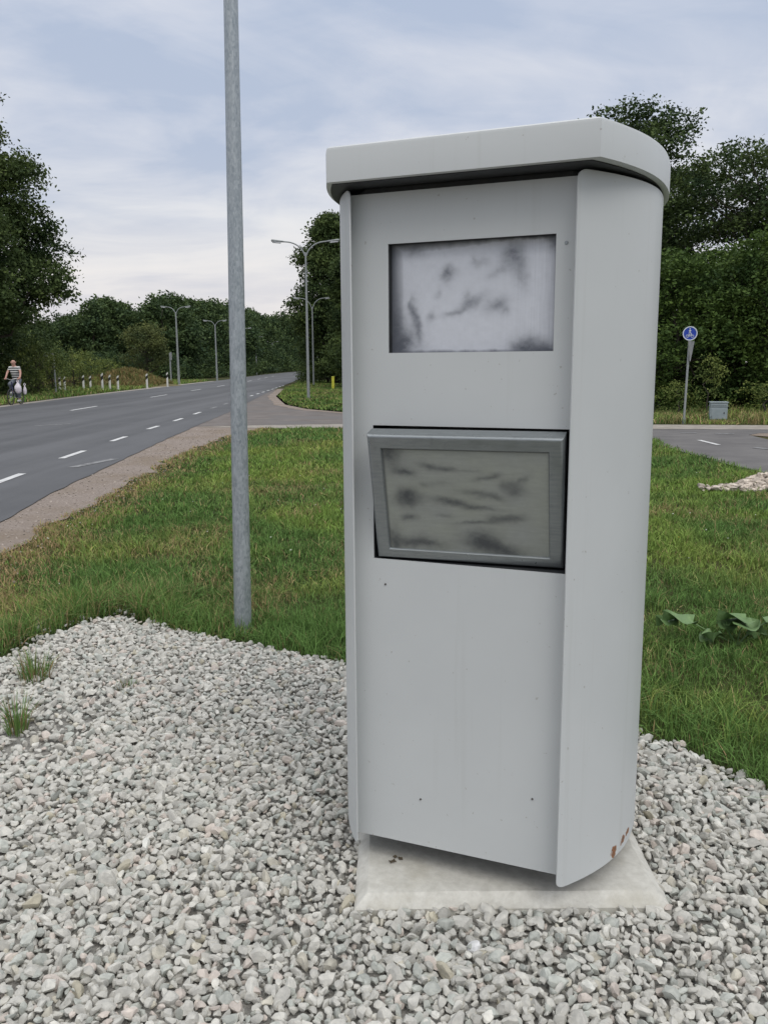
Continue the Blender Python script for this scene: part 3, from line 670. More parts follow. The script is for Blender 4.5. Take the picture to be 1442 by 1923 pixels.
def lower_cols(u, v):
    base = np.array([0.290, 0.305, 0.292]); dark = np.array([0.070, 0.076, 0.080])
    lst = [(0.125, 0.22, 0.065, 0.035, 5, 0.85), (0.30, 0.155, 0.085, 0.025, 12, 0.7), (0.40, 0.19, 0.05, 0.018, 10, 0.6), (0.52, 0.20, 0.09, 0.008, 3, 0.3), (0.145, 0.475, 0.062, 0.062, 0, 1.0), (0.15, 0.50, 0.075, 0.045, 0, 0.6),
           (0.15, 0.68, 0.045, 0.028, -8, 0.7), (0.26, 0.34, 0.035, 0.025, 0, 0.35), (0.36, 0.33, 0.05, 0.02, 0, 0.3), (0.42, 0.505, 0.10, 0.028, 8, 0.8), (0.56, 0.53, 0.12, 0.018, 6, 0.65), (0.36, 0.645, 0.05, 0.018, 0, 0.4),
           (0.59, 0.415, 0.11, 0.026, 6, 0.6), (0.68, 0.43, 0.05, 0.02, 20, 0.5), (0.63, 0.25, 0.07, 0.016, -6, 0.6), (0.69, 0.23, 0.03, 0.012, -12, 0.5), (0.80, 0.36, 0.06, 0.045, 12, 0.65), (0.85, 0.27, 0.04, 0.02, -40, 0.5), (0.74, 0.32, 0.03, 0.03, 40, 0.4),
           (0.57, 0.70, 0.11, 0.016, -3, 0.65), (0.68, 0.655, 0.04, 0.035, 0, 0.6), (0.80, 0.635, 0.055, 0.032, 0, 0.6), (0.74, 0.65, 0.05, 0.02, 0, 0.6),
           (0.03, 0.05, 0.065, 0.10, -30, 0.95), (0.04, 0.93, 0.03, 0.10, 0, 0.8), (0.22, 0.935, 0.13, 0.045, 3, 0.85), (0.12, 0.93, 0.06, 0.04, 0, 0.7), (0.61, 0.90, 0.11, 0.075, 8, 1.0), (0.70, 0.95, 0.13, 0.05, 12, 0.95)]
    f = blots(u, v, base, dark, lst, 1.5, 25)
    ed = np.maximum(np.clip(1-u/0.015, 0, 1), np.clip(1-v/0.015, 0, 1))*0.8
    f = 1-(1-f)*(1-ed)
    st = (fbm(u*12, v*60, 1.0, 35)-0.5)*0.14+(fbm(u*30, v*24, 1.0, 39)-0.5)*0.10
    c = base[None]*(1+st)[:, None]; c[:, 2] *= 1-0.10*fbm(u*6, v*5, 1, 45); c = c*(1-f[:, None])+dark[None]*f[:, None]
    return np.clip(c, 0.02, 1)
bm = bmesh.new(); ring(bm, U[0]-0.002, U[1]+0.002, U[2]-0.002, U[3]+0.002, 0.0018, PN+0.0045, PN+0.05)
bm_obj('window_lining', bm, M_dark, cab)
win = smear_grid('window_pane', U[1]-U[0], U[3]-U[2], 420, 270, upper_cols, cab, Matrix.Translation(((U[0]+U[1])/2, PN+0.028, (U[2]+U[3])/2)))
win['label'] = 'upper window pane smeared over with whitish grey paint'
# lower display: dark recess, tilted steel frame, smeared screen
bm = bmesh.new(); ring(bm, L_[0]-0.003, L_[1]+0.003, L_[2]-0.003, L_[3]+0.003, 0.0028, PN+0.0045, PN+0.12)
add_box(bm, ((L_[0]+L_[1])/2, PN+0.122, (L_[2]+L_[3])/2), (L_[1]-L_[0]+0.01, 0.004, L_[3]-L_[2]+0.01))
bm_obj('recess_lining', bm, M_dark, cab)
fW, fH = 0.540, 0.380
MF = Matrix.Translation((0.0215, 0.004, 1.2285)) @ Matrix.Rotation(-0.070, 4, 'Z').inverted() @ Matrix.Rotation(0.0, 4, 'Y') @ Matrix.Rotation(-0.185, 4, 'X').inverted()
# rotate so that the top leans out and the left end stands proud
MF = Matrix.Translation((0.0215, 0.006, 1.2285)) @ Matrix.Rotation(0.072, 4, 'Z') @ Matrix.Rotation(0.25, 4, 'X')
def frame():
    bm = bmesh.new(); bw = 0.041; dp = 0.055
    x0, x1, z0, z1 = -fW/2, fW/2, -fH/2, fH/2
    def loop(ix, iz0, iz1, y): return [bm.verts.new(p) for p in ((x0+ix, y, z0+iz0), (x1-ix, y, z0+iz0), (x1-ix, y, z1-iz1), (x0+ix, y, z1-iz1))]
    r = 0.011
    loops = [loop(0, 0, 0, dp), loop(0, 0, 0, r), loop(r*0.08, r*0.08, r*0.08, r*0.6), loop(r*0.3, r*0.3, r*0.3, r*0.3), loop(r*0.6, r*0.6, r*0.6, r*0.08), loop(r, r, r, 0), loop(bw-0.003, 0.030, bw-0.003, 0), loop(bw, 0.033, bw, 0.004), loop(bw, 0.033, bw, 0.012)]
    for a, b in zip(loops[:-1], loops[1:]):
        for k in range(4): bm.faces.new((a[k], a[(k+1) % 4], b[(k+1) % 4], b[k]))
    bmesh.ops.transform(bm, matrix=MF, verts=bm.verts[:])
    return bm_obj('display_frame', bm, M_frame, cab, True)
fr = frame(); fr['label'] = 'tilted steel frame of the lower display'
iw, ih = fW-2*0.041, fH-0.041-0.033
scr = smear_grid('display_pane', iw, ih, 420, 270, lower_cols, fr, MF @ Matrix.Translation((0, 0.006, (0.033-0.041)/2)))
scr['label'] = 'lower display pane smeared with dull grey-green paint'
# cap
def cap():
    bm = bmesh.new(); P = prof(0.360, 0.478, -0.055); path = [(x_+0.006, y_) for x_, y_ in P]+[(-x_+0.006, y_) for x_, y_ in P[::-1]]
    rings = []
    c0 = Vector((0.0, 0.42))
    for z_, ins in ((2.084, 0.004), (2.086, 0.0), (2.166, 0.0), (2.1735, 0.002), (2.178, 0.009)):
        ring_ = []
        for x_, y_ in path:
            d = (c0-Vector((x_, y_))).normalized()*ins*1.3
            ring_.append(bm.verts.new((x_+d.x, y_+d.y, z_)))
        rings.append(ring_)
    n = len(path)
    for a, b in zip(rings[:-1], rings[1:]):
        for i in range(n): bm.faces.new((a[i], a[(i+1) % n], b[(i+1) % n], b[i]))
    bm.faces.new(rings[-1]); bm.faces.new(rings[0][::-1])
    bm_obj('cap', bm, M_paint, cab, True)
cap()
def body(name, w0, wm, n0, z0, z1, m):
    bm = bmesh.new(); nm = 0.42; P = [(wm-(wm-w0)*((nm-n_)/(nm-n0))**2.2, n_) for n_ in np.linspace(n0, nm, 16)]; P = P+[(a, 2*nm-b) for a, b in P[::-1][1:]]
    path = P+[(-a, b) for a, b in P[::-1]]
    lo_ = [bm.verts.new((a, b, z0)) for a, b in path]; hi_ = [bm.verts.new((a, b, z1)) for a, b in path]; n = len(path)
    for i in range(n): bm.faces.new((lo_[i], lo_[(i+1) % n], hi_[(i+1) % n], hi_[i]))
    bm.faces.new(hi_); bm.faces.new(lo_[::-1]); bm_obj(name, bm, m, cab, True)
body('cap_gasket', 0.285, 0.445, 0.045, 2.05, 2.0805, M_dark)
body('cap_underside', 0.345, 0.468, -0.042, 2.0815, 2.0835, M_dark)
body('base_frame', 0.12, 0.32, 0.24, 0.075, 0.16, M_dark)
M_bolt = mat('bolt', (0.10, 0.10, 0.10), 0.5, 0.5, fn=mottled((0.06, 0.055, 0.05), (0.16, 0.15, 0.14), 200))
for x_, z_ in ((-0.117, 0.304), (0.223, 0.372), (-0.228, 0.965)):
    bm = bmesh.new(); bmesh.ops.create_cone(bm, cap_ends=True, segments=10, radius1=0.0032, radius2=0.0024, depth=0.003, matrix=Matrix.Translation((x_, PN-0.0015, z_)) @ Matrix.Rotation(R(90), 4, 'X'))
    bm_obj('bolt', bm, M_bolt, cab)
bm = bmesh.new(); bmesh.ops.create_cone(bm, cap_ends=True, segments=12, radius1=0.005, radius2=0.004, depth=0.003, matrix=Matrix.Translation((0.2742, PN-0.0015, 1.906)) @ Matrix.Rotation(R(90), 4, 'X'))
bm_obj('bolt', bm, M_frame, cab)

# slab
bm = bmesh.new(); x0, x1, y0, y1 = SLAB
for z_, ins in ((-0.1, 0.0), (0.045, 0.0), (0.069, 0.018), (0.071, 0.021)):
    pass
rings = []
for z_, ins in ((-0.10, -0.012), (0.042, -0.012), (0.050, -0.004), (0.068, 0.020), (0.072, 0.026)):
    rr = []
    N = 26
    for k in range(4):
        cs = [(x0+ins, y0+ins), (x1-ins, y0+ins), (x1-ins, y1-ins), (x0+ins, y1-ins)]
        a, b = cs[k], cs[(k+1) % 4]
        for i in range(N):
            t = i/N; px, py = a[0]+(b[0]-a[0])*t, a[1]+(b[1]-a[1])*t
            j = 0.0035*mnoise.noise(Vector((px*9, py*9, z_*20)))+0.0015*mnoise.noise(Vector((px*40, py*40, z_*60)))
            rr.append(bm.verts.new((px+j, py+j, z_+j*0.4)))
    rings.append(rr)
n = len(rings[0])
for a, b in zip(rings[:-1], rings[1:]):
    for i in range(n): bm.faces.new((a[i], a[(i+1) % n], b[(i+1) % n], b[i]))
bm.faces.new(rings[-1])
slab = bm_obj('concrete_slab', bm, M_conc); tag(slab, 'pale square concrete slab under the grey cabinet, set in the gravel', 'concrete slab')
# bits of dead leaf on the slab
M_dead = mat('dead leaf', rough=0.9, fn=mottled((0.07, 0.055, 0.035), (0.14, 0.11, 0.07), 60))
for k, (lx, ly, rz_, s_) in enumerate(((0.02, 2.44, 0.5, 0.016), (0.045, 2.455, 1.9, 0.012), (0.028, 2.465, 2.9, 0.010))):
    bm = bmesh.new(); vs = [bm.verts.new((s_*math.cos(a)*(1 if i % 2 else 0.55), s_*0.5*math.sin(a), 0.003*math.sin(3*a)+0.003)) for i, a in enumerate(np.linspace(0, 2*math.pi, 9)[:-1])]
    bm.faces.new(vs); r_ = bmesh.ops.extrude_face_region(bm, geom=bm.faces[:]); bmesh.ops.translate(bm, vec=(0, 0, 0.001), verts=[e for e in r_['geom'] if isinstance(e, bmesh.types.BMVert)])
    o = bm_obj('dead_leaf', bm, M_dead); o.location = (lx, ly, 0.0735); o.rotation_euler = (0, 0, rz_)
    tag(o, 'scrap of dry brown leaf lying on the concrete slab by the cabinet', 'leaf', 'leaf scraps on the slab')

# ------------------------------------------------------------------ street lamps
def lamp_head(parent, sx, tipx, z):
    bm = bmesh.new(); g = add_box(bm, (0, 0, 0), (0.62, 0.24, 0.11), bev=0.045, seg=3)
    for v_ in bm.verts:
        k = (v_.co.x/0.62+0.5); f = 0.55+0.45*min(1, k*2)
        v_.co.y *= f; v_.co.z *= f
    bmesh.ops.transform(bm, matrix=Matrix.Translation((sx*(tipx+0.26), 0, z+0.03)) @ Matrix.Diagonal((sx, 1, 1, 1)) @ Matrix.Rotation(R(-5), 4, 'Y'), verts=bm.verts[:])
    h_ = bm_obj('lamp_head', bm, M_polefar, parent, True)
    bm = bmesh.new(); add_box(bm, (0, 0, 0), (0.40, 0.19, 0.05), bev=0.02)
    bmesh.ops.transform(bm, matrix=Matrix.Translation((sx*(tipx+0.32), 0, z-0.035)) @ Matrix.Diagonal((sx, 1, 1, 1)) @ Matrix.Rotation(R(-5), 4, 'Y'), verts=bm.verts[:])
    bm_obj('lens', bm, M_lamp, h_, True)
def street_lamp(loc, H_, r0, r1, rise, reach, label, lean=0.0, mpole=None, nseg=12, group='double-armed street lamps along the road'):
    e = empty('street_lamp', loc); e.rotation_euler = (0, lean, 0)
    zt = H_-rise
    bm = bmesh.new(); add_tube(bm, [(0, 0, -0.05), (0, 0, 1.1), (0, 0, 2.2), (0, 0, 3.57), (0, 0, zt)], [r0, r0-(r0-r1)*1.1/zt, r0-(r0-r1)*2.2/zt, r0-(r0-r1)*3.57/zt, r1], nseg*2)
    bm_obj('pole', bm, mpole or M_polefar, e, True)
    for sx in (-1, 1):
        bm = bmesh.new(); pts = []
        for i in range(11):
            t = i/10; pts.append((sx*(0.04+(reach-0.1)*t**1.35), 0, zt-0.15+(rise+0.1)*(1-(1-t)**2.3)))
        add_tube(bm, pts, 0.032 if mpole is None else 0.03, 8); bm_obj('arm', bm, M_polefar, e, True)
        lamp_head(e, sx, reach-0.1, pts[-1][2])
    return tag(e, label, 'street lamp', group)
def at(px, Y): return (px-721)/1602.2*Y*1.0
street_lamp((-0.868, 5.04, 0), 7.5, 0.053, 0.026, 0.6, 1.25, 'nearest galvanised lamp pole, standing at the gravel edge left of the grey cabinet', 0.0150, M_pole, 20)
street_lamp((-3.66, 42.2, 0), 7.5, 0.075, 0.04, 0.55, 1.15, 'tall double-armed street lamp on the grass island just left of the cabinet')
street_lamp((-5.85, 72.7, 0), 7.2, 0.075, 0.05, 0.75, 1.1, 'street lamp seen just right of and behind the one on the grass island')
street_lamp((-19.05, 80.6, 0), 7.1, 0.12, 0.06, 0.5, 0.9, 'leftmost street lamp, on the far roadside next to a grey signpost')
street_lamp((-19.4, 101, 0), 6.9, 0.11, 0.06, 0.5, 0.9, 'second street lamp from the left on the far side of the road')
street_lamp((-20.7, 128, 0), 7.2, 0.12, 0.06, 0.6, 0.95, 'street lamp mostly hidden behind the foreground pole, one head showing on its right')
street_lamp((-24.8, 169.7, 0), 7.4, 0.14, 0.07, 0.5, 1.0, 'small distant street lamp just right of the foreground pole')
street_lamp((-28.6, 225, 0), 8.0, 0.16, 0.09, 0.6, 1.1, 'most distant street lamp, where the road enters the trees')

# ------------------------------------------------------------------ trees
def tree_data(seed, H_, z0, rf, nclump, ntwig, nleaf, lsize, trunk_r, squash=0.75, cr=(0.9, 1.5), tw=0.32, limb=True, clumps=None, droop=0.0, inner=0.35, trunk_top=0.85):
    """rf(t): crown radius for relative height t in [0,1] between z0 and H_."""
    rg = np.random.default_rng(seed); CL = []
    if clumps: CL += clumps
    while len(CL) < nclump:
        t = rg.random(); rm = rf(t)
        if rg.random() > rm/max(rf(k) for k in (0.1, 0.3, 0.5, 0.7, 0.9))+0.15: continue
        a = rg.uniform(0, 2*np.pi); rr = rm*(inner+(1-inner)*math.sqrt(rg.random()))
        c = rg.uniform(*cr); rr = max(0, rr-c*0.6)
        CL.append((rr*math.cos(a), rr*math.sin(a), min(z0+t*(H_-z0), H_-c*squash*0.8), c))
    Pl = []
    for (cx_, cy_, cz, c) in CL:
        k = max(3, int(ntwig*(c/1.2)**2*rg.uniform(0.7, 1.3)))
        d = rg.normal(size=(k, 3)); d[:, 2] = d[:, 2]*0.9+0.25; d /= np.linalg.norm(d, axis=1)[:, None]
        rad = c*rg.uniform(0.45, 1.08, k)**0.8
        tc_ = np.array([cx_, cy_, cz])+d*rad[:, None]*np.array([1, 1, squash])
        m = rg.integers(max(2, int(nleaf*0.5)), int(nleaf*1.5)+1, k)
        P = np.repeat(tc_, m, 0)+rg.normal(size=(m.sum(), 3))*tw*np.array([1, 1, 0.6])
        P[:, 2] -= droop*np.abs(rg.normal(size=len(P)))
        Pl.append(P)
    P = np.concatenate(Pl); P = P[P[:, 2] > 0.02]; n = len(P)
    S = lsize*rg.uniform(0.6, 1.35, n)
    n1_ = rg.normal(size=(n, 3)); n1_[:, 2] += 0.6; n1_ /= np.linalg.norm(n1_, axis=1)[:, None]
    t1_ = np.cross(n1_, rg.normal(size=(n, 3))); t1_ /= np.linalg.norm(t1_, axis=1)[:, None]; t2_ = np.cross(n1_, t1_)
    s = S[:, None]
    V = np.stack([P-t1_*s*0.5, P+t2_*s*0.30+n1_*s*0.08, P+t1_*s*0.5, P-t2_*s*0.30+n1_*s*0.08], 1).reshape(-1, 3)
    k = np.arange(n)*4; me = np_mesh('crown', V, [np.stack([k, k+1, k+2, k+3], 1)], False)
    bm = bmesh.new(); top = z0+(H_-z0)*trunk_top
    zz = np.linspace(-0.1, top, 7); wob = rg.normal(0, 0.10, (7, 2))*np.array([[0], [0.3], [0.8], [1], [1.3], [1.5], [1.6]])
    TP = [(wob[i, 0], wob[i, 1], zz[i]) for i in range(7)]
    add_tube(bm, TP, [trunk_r*(1.25-1.1*i/6) if i else trunk_r*1.5 for i in range(7)], 9)
    if limb:
        for (cx_, cy_, cz, c) in sorted(CL, key=lambda q: -q[3])[:min(len(CL), 46)]:
            h0 = max(z0*0.5+0.3, cz-math.hypot(cx_, cy_)*0.75-0.4); h0 = min(h0, top*0.97)
            bx, by = np.interp(h0, zz, wob[:, 0]), np.interp(h0, zz, wob[:, 1])
            r0 = trunk_r*0.34
            pl = []
            for q_ in range(6):
                f_ = q_/5; j_ = 0.22*math.sin(math.pi*f_)*max(0.5, c)
                pl.append((bx+(cx_-bx)*f_**0.85+rg.normal(0, j_), by+(cy_-by)*f_**0.85+rg.normal(0, j_), h0+(cz-h0)*f_**1.25+rg.normal(0, j_*0.6)))
            add_tube(bm, pl, [r0*(1-0.85*q_/5) for q_ in range(6)], 5)
    bmesh.ops.recalc_face_normals(bm, faces=bm.faces[:]); tm = D.meshes.new('trunk'); bm.to_mesh(tm); bm.free()
    tm.polygons.foreach_set('use_smooth', [True]*len(tm.polygons)); tm.materials.append(M_bark)
    return me, tm
def proto(data, lm):
    me, tm = data; me.materials.append(lm); return data
used_labels = {}
def tree(name, data, x, y, label, cat, rz=0.0, s=(1, 1, 1), group=None, z=0.0):
    e = empty(name, (x, y, z), rz); e.scale = s
    for nm, me in zip(('crown', 'trunk'), data):
        o = D.objects.new(nm, me); C.objects.link(o); o.parent = e
    return tag(e, label, cat, group)
itp = lambda xs, ys: (lambda t: float(np.interp(t, xs, ys)))
# big oak at the left edge
rf = itp([0, 0.06, 0.2, 0.34, 0.5, 0.62, 0.72, 0.85, 1.0], [4.0, 5.3, 5.9, 5.7, 5.0, 4.2, 4.3, 3.5, 1.6])
d_oak = proto(tree_data(3, 16.0, 3.9, rf, 150, 34, 30, 0.185, 0.34, 0.62, (0.8, 1.5), 0.28, inner=0.25), L_oak)
tree('oak_tree', d_oak, -21.6, 45, 'huge dark oak rising at the left picture edge behind the cyclist', 'tree', 0, (1, 1, 0.975))
d_oak2 = proto(tree_data(4, 17, 1.0, itp([0, .3, .7, 1], [5, 6, 5, 2]), 110, 22, 15, 0.24, 0.4, 0.65, (1.0, 1.7), 0.3), L_oak)
tree('oak_tree', d_oak2, -30.5, 52, 'dark oak at the far left edge, behind and left of the huge one', 'tree')
d_bush = proto(tree_data(5, 5.2, 0.2, itp([0, .3, .7, 1], [2.8, 3.2, 2.6, 1.0]), 60, 24, 16, 0.17, 0.08, 0.8, (0.6, 1.0), 0.2), L_oak)
tree('bush', d_bush, -23.1, 47.5, 'dark bush under the huge oak directly behind the cyclist', 'bush', 0, (1.1, 1.1, 1.05))
tree('bush', d_bush, -23.8, 50, 'dark bush in the second row behind the oak trunk', 'bush', 4, (1.1, 1.1, 1.15))
tree('bush', d_bush, -24.0, 52, 'dark bush behind the oak at the picture edge', 'bush', 1, (1.4, 1.1, 1.3))
tree('bush', d_bush, -25.8, 47.5, 'dark bush left of the cyclist at the picture edge', 'bush', 2, (1.2, 1.2, 1.1))
# roadside shrubs, left
d_shr = proto(tree_data(6, 3.0, 0.1, itp([0, .3, .7, 1], [1.8, 2.0, 1.5, 0.5]), 40, 22, 14, 0.13, 0.05, 0.85, (0.4, 0.75), 0.16), L_shrub)
d_shr2 = proto(tree_data(16, 2.4, 0.1, itp([0, .3, .7, 1], [1.5, 1.7, 1.4, 0.7]), 30, 22, 14, 0.13, 0.05, 0.85, (0.4, 0.7), 0.14), L_shrub)
for px, Y_, s_, dd, lb in ((80, 50, (1.0, 1, 1.1), d_shr, 'yellowish green shrub just right of the cyclist'), (108, 56, (1.05, 1, 1.05), d_shr, 'yellowish green shrub by the small signpost across the road'), (150, 63, (1.1, 1, 1.25), d_shr2, 'shrub behind the two faint marker posts across the road'),
                       (177, 72, (0.95, 1, 1.2), d_shr2, 'rounded shrub left of the dry grass mound'), (214, 80, (1.0, 1, 1.05), d_shr2, 'rounded shrub behind the dry grass mound'), (45, 60, (1.5, 1.3, 1.5), d_shr, 'taller green shrub behind the cyclist and right of the oak trunk')):
    tree('shrub', dd, at(px, Y_), Y_, lb, 'shrub', px*0.37, s_, 'shrubs across the road')
# olive willow
d_wil = proto(tree_data(7, 6.3, 1.3, itp([0, .15, .5, .8, 1], [1.6, 2.4, 2.7, 2.3, 1.2]), 46, 20, 16, 0.20, 0.12, 0.7, (0.6, 1.0), 0.25, droop=0.15), L_olive)
tree('willow_tree', d_wil, at(284, 92), 92, 'low olive-green willow with a pale crown in front of the dark wood', 'tree')
# far forest across the road
fp = []
for k, (h, r) in enumerate(((10, 3.6), (11, 3.3), (9.5, 4.0), (11.5, 3.0))):
    fp.append((h, proto(tree_data(20+k, h, 0.4, itp([0, .25, .6, .85, 1], [r*0.9, r, r*0.9, r*0.6, r*0.25]), 52, 17, 10, 0.36, 0.2, 0.8, (0.9, 1.5), 0.34, limb=False), L_far)))
def htop(Y_, ty): return 1.6+(689-ty)/1602.2*Y_
front = [(70, 104, 612), (98, 108, 600), (128, 112, 592), (160, 118, 588), (188, 112, 572), (212, 116, 566), (238, 120, 574), (262, 116, 588), (290, 124, 584), (318, 120, 556), (342, 124, 562), (366, 132, 570), (392, 138, 573), (414, 142, 569), (436, 158, 571), (458, 176, 582), (478, 192, 588), (497, 214, 598), (514, 238, 602), (532, 264, 592), (548, 290, 590), (562, 312, 598), (578, 330, 596), (596, 345, 590), (618, 350, 585)]
desc = ['left end of the far wood', 'far wood right of the oak', 'far wood above the shrubs', 'far wood over the faint marker posts', 'far wood, left shoulder of its left peak', 'far wood at its highest left peak', 'far wood just right of the left peak', 'far wood above and left of the willow', 'far wood directly above the willow', 'far wood behind the leftmost street lamp, the tallest there', 'far wood right of the leftmost street lamp', 'far wood midway between the two left street lamps', 'far wood left of the second street lamp', 'far wood behind the second street lamp', 'far wood behind the foreground pole', 'far wood just right of the foreground pole', 'far wood behind the small distant street lamp', 'far wood in the dip of the skyline', 'far wood behind the most distant street lamp', 'far wood left of the end of the road', 'far wood above the end of the road', 'far wood right above the vanishing road', 'far wood behind the vanishing road', 'far wood seen past the tall roadside tree', 'far wood mostly hidden by the roadside tree']
for k, ((px, Y_, ty), ds) in enumerate(zip(front, desc)):
    h = htop(Y_, ty); hh_, dd = fp[(k*7+k//3) % 4]; s_ = h/hh_
    tree('deciduous_tree', dd, at(px, Y_), Y_, 'dark green tree in the '+ds if not ds.startswith('left end') else 'dark green tree at the '+ds, 'tree', k*1.3, (s_*random.uniform(0.95, 1.25), s_*1.1, s_), 'trees of the far wood')
for k in range(26):      # second row closing the gaps low down
    px = 50+k*21; Y_ = float(np.interp(px, [50, 400, 480, 600], [126, 160, 235, 370])); h = htop(Y_, float(np.interp(px, [p[0] for p in front], [p[2] for p in front]))+12)
    hh_, dd = fp[(k*3+1) % 4]; s_ = h/hh_
    tree('deciduous_tree', dd, at(px, Y_), Y_, 'tree in the back row of the far wood, filling gaps between nearer crowns', 'tree', k*2.1, (s_*1.35, s_*1.1, s_), 'back row of the far wood')
d_under = proto(tree_data(30, 3.2, 0.0, itp([0, .4, 1], [2.3, 2.3, 0.9]), 34, 16, 11, 0.26, 0.05, 0.8, (0.5, 0.9), 0.25, limb=False), L_far)
for k in range(24):
    px = 80+k*20.5; Y_ = float(np.interp(px, [80, 330, 420, 470, 500, 570], [100, 110, 132, 168, 205, 300])); s_ = Y_/105
    tree('undergrowth_bush', d_under, at(px, Y_)-0.5, Y_, 'low dark bush along the foot of the far wood', 'bush', k*1.7, (s_*1.1, s_, s_*random.uniform(0.7, 1.15)), 'bushes along the foot of the far wood')
# tall trees right of the road
d_mid = proto(tree_data(40, 14.8, 1.2, itp([0, .1, .35, .6, .8, 1], [3.4, 4.0, 4.3, 3.7, 3.0, 1.4]), 140, 30, 18, 0.27, 0.3, 0.68, (0.8, 1.5), 0.32, inner=0.3), L_oak)
tree('roadside_tree', d_mid, -4.4, 80, 'tall dark tree right of the road, seen just left of the cabinet', 'tree')
tree('roadside_tree', d_mid, -1.2, 68, 'tall dark tree touching the left edge of the cabinet, in front of its neighbour', 'tree', 2.2, (0.75, 0.8, 0.80))
tree('roadside_tree', d_mid, -7.0, 112, 'dark tree further along the right side of the road, below the tall one', 'tree', 4.2, (0.9, 0.9, 0.72))
tree('roadside_tree', d_mid, -9.5, 150, 'most distant tree of the right side of the road', 'tree', 1.2, (0.9, 0.9, 0.76))
tree('roadside_tree', d_mid, 2.6, 60, 'dark tree behind the cabinet, left of its middle', 'tree', 3.3, (0.9, 0.9, 0.70))
tree('roadside_tree', d_mid, 4.8, 78, 'dark tree behind the cabinet, beyond its nearer neighbours', 'tree', 5.3, (1.1, 1.1, 0.8))
tree('bush', d_bush, -1.4, 63, 'dark bush at the foot of the roadside trees behind the yellow post', 'bush', 1, (1.0, 1.0, 0.9))
tree('bush', d_bush, -5.4, 84, 'dark bush under the tall roadside tree by the street lamps', 'bush', 3, (1.1, 1.1, 0.95))
tree('bush', d_bush, -7.6, 104, 'dark bush beside the small far sign right of the road', 'bush', 5, (1.1, 1.1, 0.95))
tree('bush', d_bush, 3.5, 52, 'dark bush behind the cabinet', 'bush', 4, (1.3, 1.1, 1.1))
# right-hand hedge and trees
d_h1 = proto(tree_data(50, 6.2, 0.1, itp([0, .3, .6, .85, 1], [2.3, 2.6, 2.4, 1.8, 0.8]), 130, 34, 20, 0.125, 0.12, 0.8, (0.5, 0.95), 0.15, inner=0.45), L_hedge)
d_h2 = proto(tree_data(51, 5.6, 0.1, itp([0, .3, .6, .85, 1], [2.2, 2.4, 2.5, 2.0, 1.1]), 125, 34, 20, 0.125, 0.12, 0.8, (0.5, 0.95), 0.15, inner=0.45), L_hedge)
for x_, y_, dd, s_, rz_, lb in ((4.2, 34.5, d_h2, (1.1, 1, 1.05), 0.3, 'dense hedge bush hidden behind the left half of the cabinet'), (7.2, 33.8, d_h1, (1.1, 1, 0.95), 1.3, 'dense hedge bush hidden behind the right half of the cabinet'), (9.9, 29.2, d_h2, (1.1, 0.95, 0.88), 2.2, 'tall dense hedge bush touching the right edge of the cabinet, behind the blue sign'),
                               (12.7, 28.8, d_h1, (1.12, 1, 0.93), 0.9, 'tall dense hedge bush behind the small grey box, at the right picture edge'), (15.9, 28.2, d_h2, (1.2, 1, 1.02), 4.1, 'dense hedge bush just outside the right picture edge'), (19.5, 27.4, d_h1, (1.2, 1, 1.0), 5.1, 'dense hedge bush far to the right of the grey box'),
                               (11.4, 32.5, d_h2, (1.3, 1, 1.0), 3.1, 'dense hedge bush in the second row, between the two in front'), (14.4, 33.0, d_h1, (1.2, 1, 0.95), 2.7, 'dense hedge bush in the second row behind the small grey box')):
    tree('hedge_bush', dd, x_, y_, lb, 'bush', rz_, s_, 'hedge bushes on the right')
d_low = proto(tree_data(52, 1.7, 0.0, itp([0, .4, 1], [1.0, 1.05, 0.5]), 26, 22, 14, 0.075, 0.03, 0.8, (0.25, 0.5), 0.10, limb=False), L_shrub)
for x_, y_, s_, lb in ((9.0, 26.3, (0.8, 0.8, 0.62), 'small leafy shrub between the blue sign and the grey box'), (9.9, 26.2, (1, 0.8, 1.05), 'small pale-leaved shrub rising right behind the grey box'), (11.3, 25.6, (1.1, 0.9, 0.60), 'low leafy shrub right of the grey box'), (12.8, 25.4, (1.0, 0.9, 0.55), 'low leafy shrub at the right picture edge'), (7.9, 26.5, (0.9, 0.8, 0.45), 'low leafy shrub left of the blue sign')):
    tree('low_shrub', d_low, x_, y_, lb, 'shrub', x_*3, s_, 'low shrubs in front of the hedge')
rf = itp([0, .15, .4, .7, .9, 1], [2.3, 2.9, 3.2, 2.9, 2.4, 1.2])
d_t1 = proto(tree_data(60, 13.9, 3.5, rf, 120, 34, 17, 0.155, 0.2, 0.6, (0.55, 1.1), 0.20, inner=0.3), L_pine)
tree('loose_tree', d_t1, 10.6, 38.5, 'tall loose-crowned tree rising above the right top corner of the cabinet', 'tree', 0, (1.12, 1.1, 0.885))
rf = itp([0, .3, .6, .85, 1], [2.0, 3.6, 4.3, 3.6, 2.0])
d_t2 = proto(tree_data(61, 11.2, 7.2, rf, 92, 32, 17, 0.15, 0.18, 0.5, (0.5, 1.05), 0.20, inner=0.15), L_pine)
tree('loose_tree', d_t2, 15.9, 36.5, 'wide flat-crowned tree above the hedge at the right picture edge, sky showing beneath', 'tree', 0.6, (1, 1, 0.91))
tree('loose_tree', d_t2, 13.2, 42, 'low loose crown filling the gap between the two taller trees over the hedge', 'tree', 2.6, (0.8, 0.8, 0.93))
tree('loose_tree', d_t1, 21.5, 36, 'loose-crowned tree beyond the right picture edge', 'tree', 2.0, (1.1, 1.1, 0.9))
for k, (x_, y_) in enumerate(((26, 34), (31, 38), (25, 50), (18, 58), (12, 64), (33, 52))):
    hh_, dd = fp[k % 4]; tree('deciduous_tree', dd, x_, y_, 'dark tree in the wood far right behind the hedge', 'tree', k, (1, 1, 0.8), 'trees of the right-hand wood')
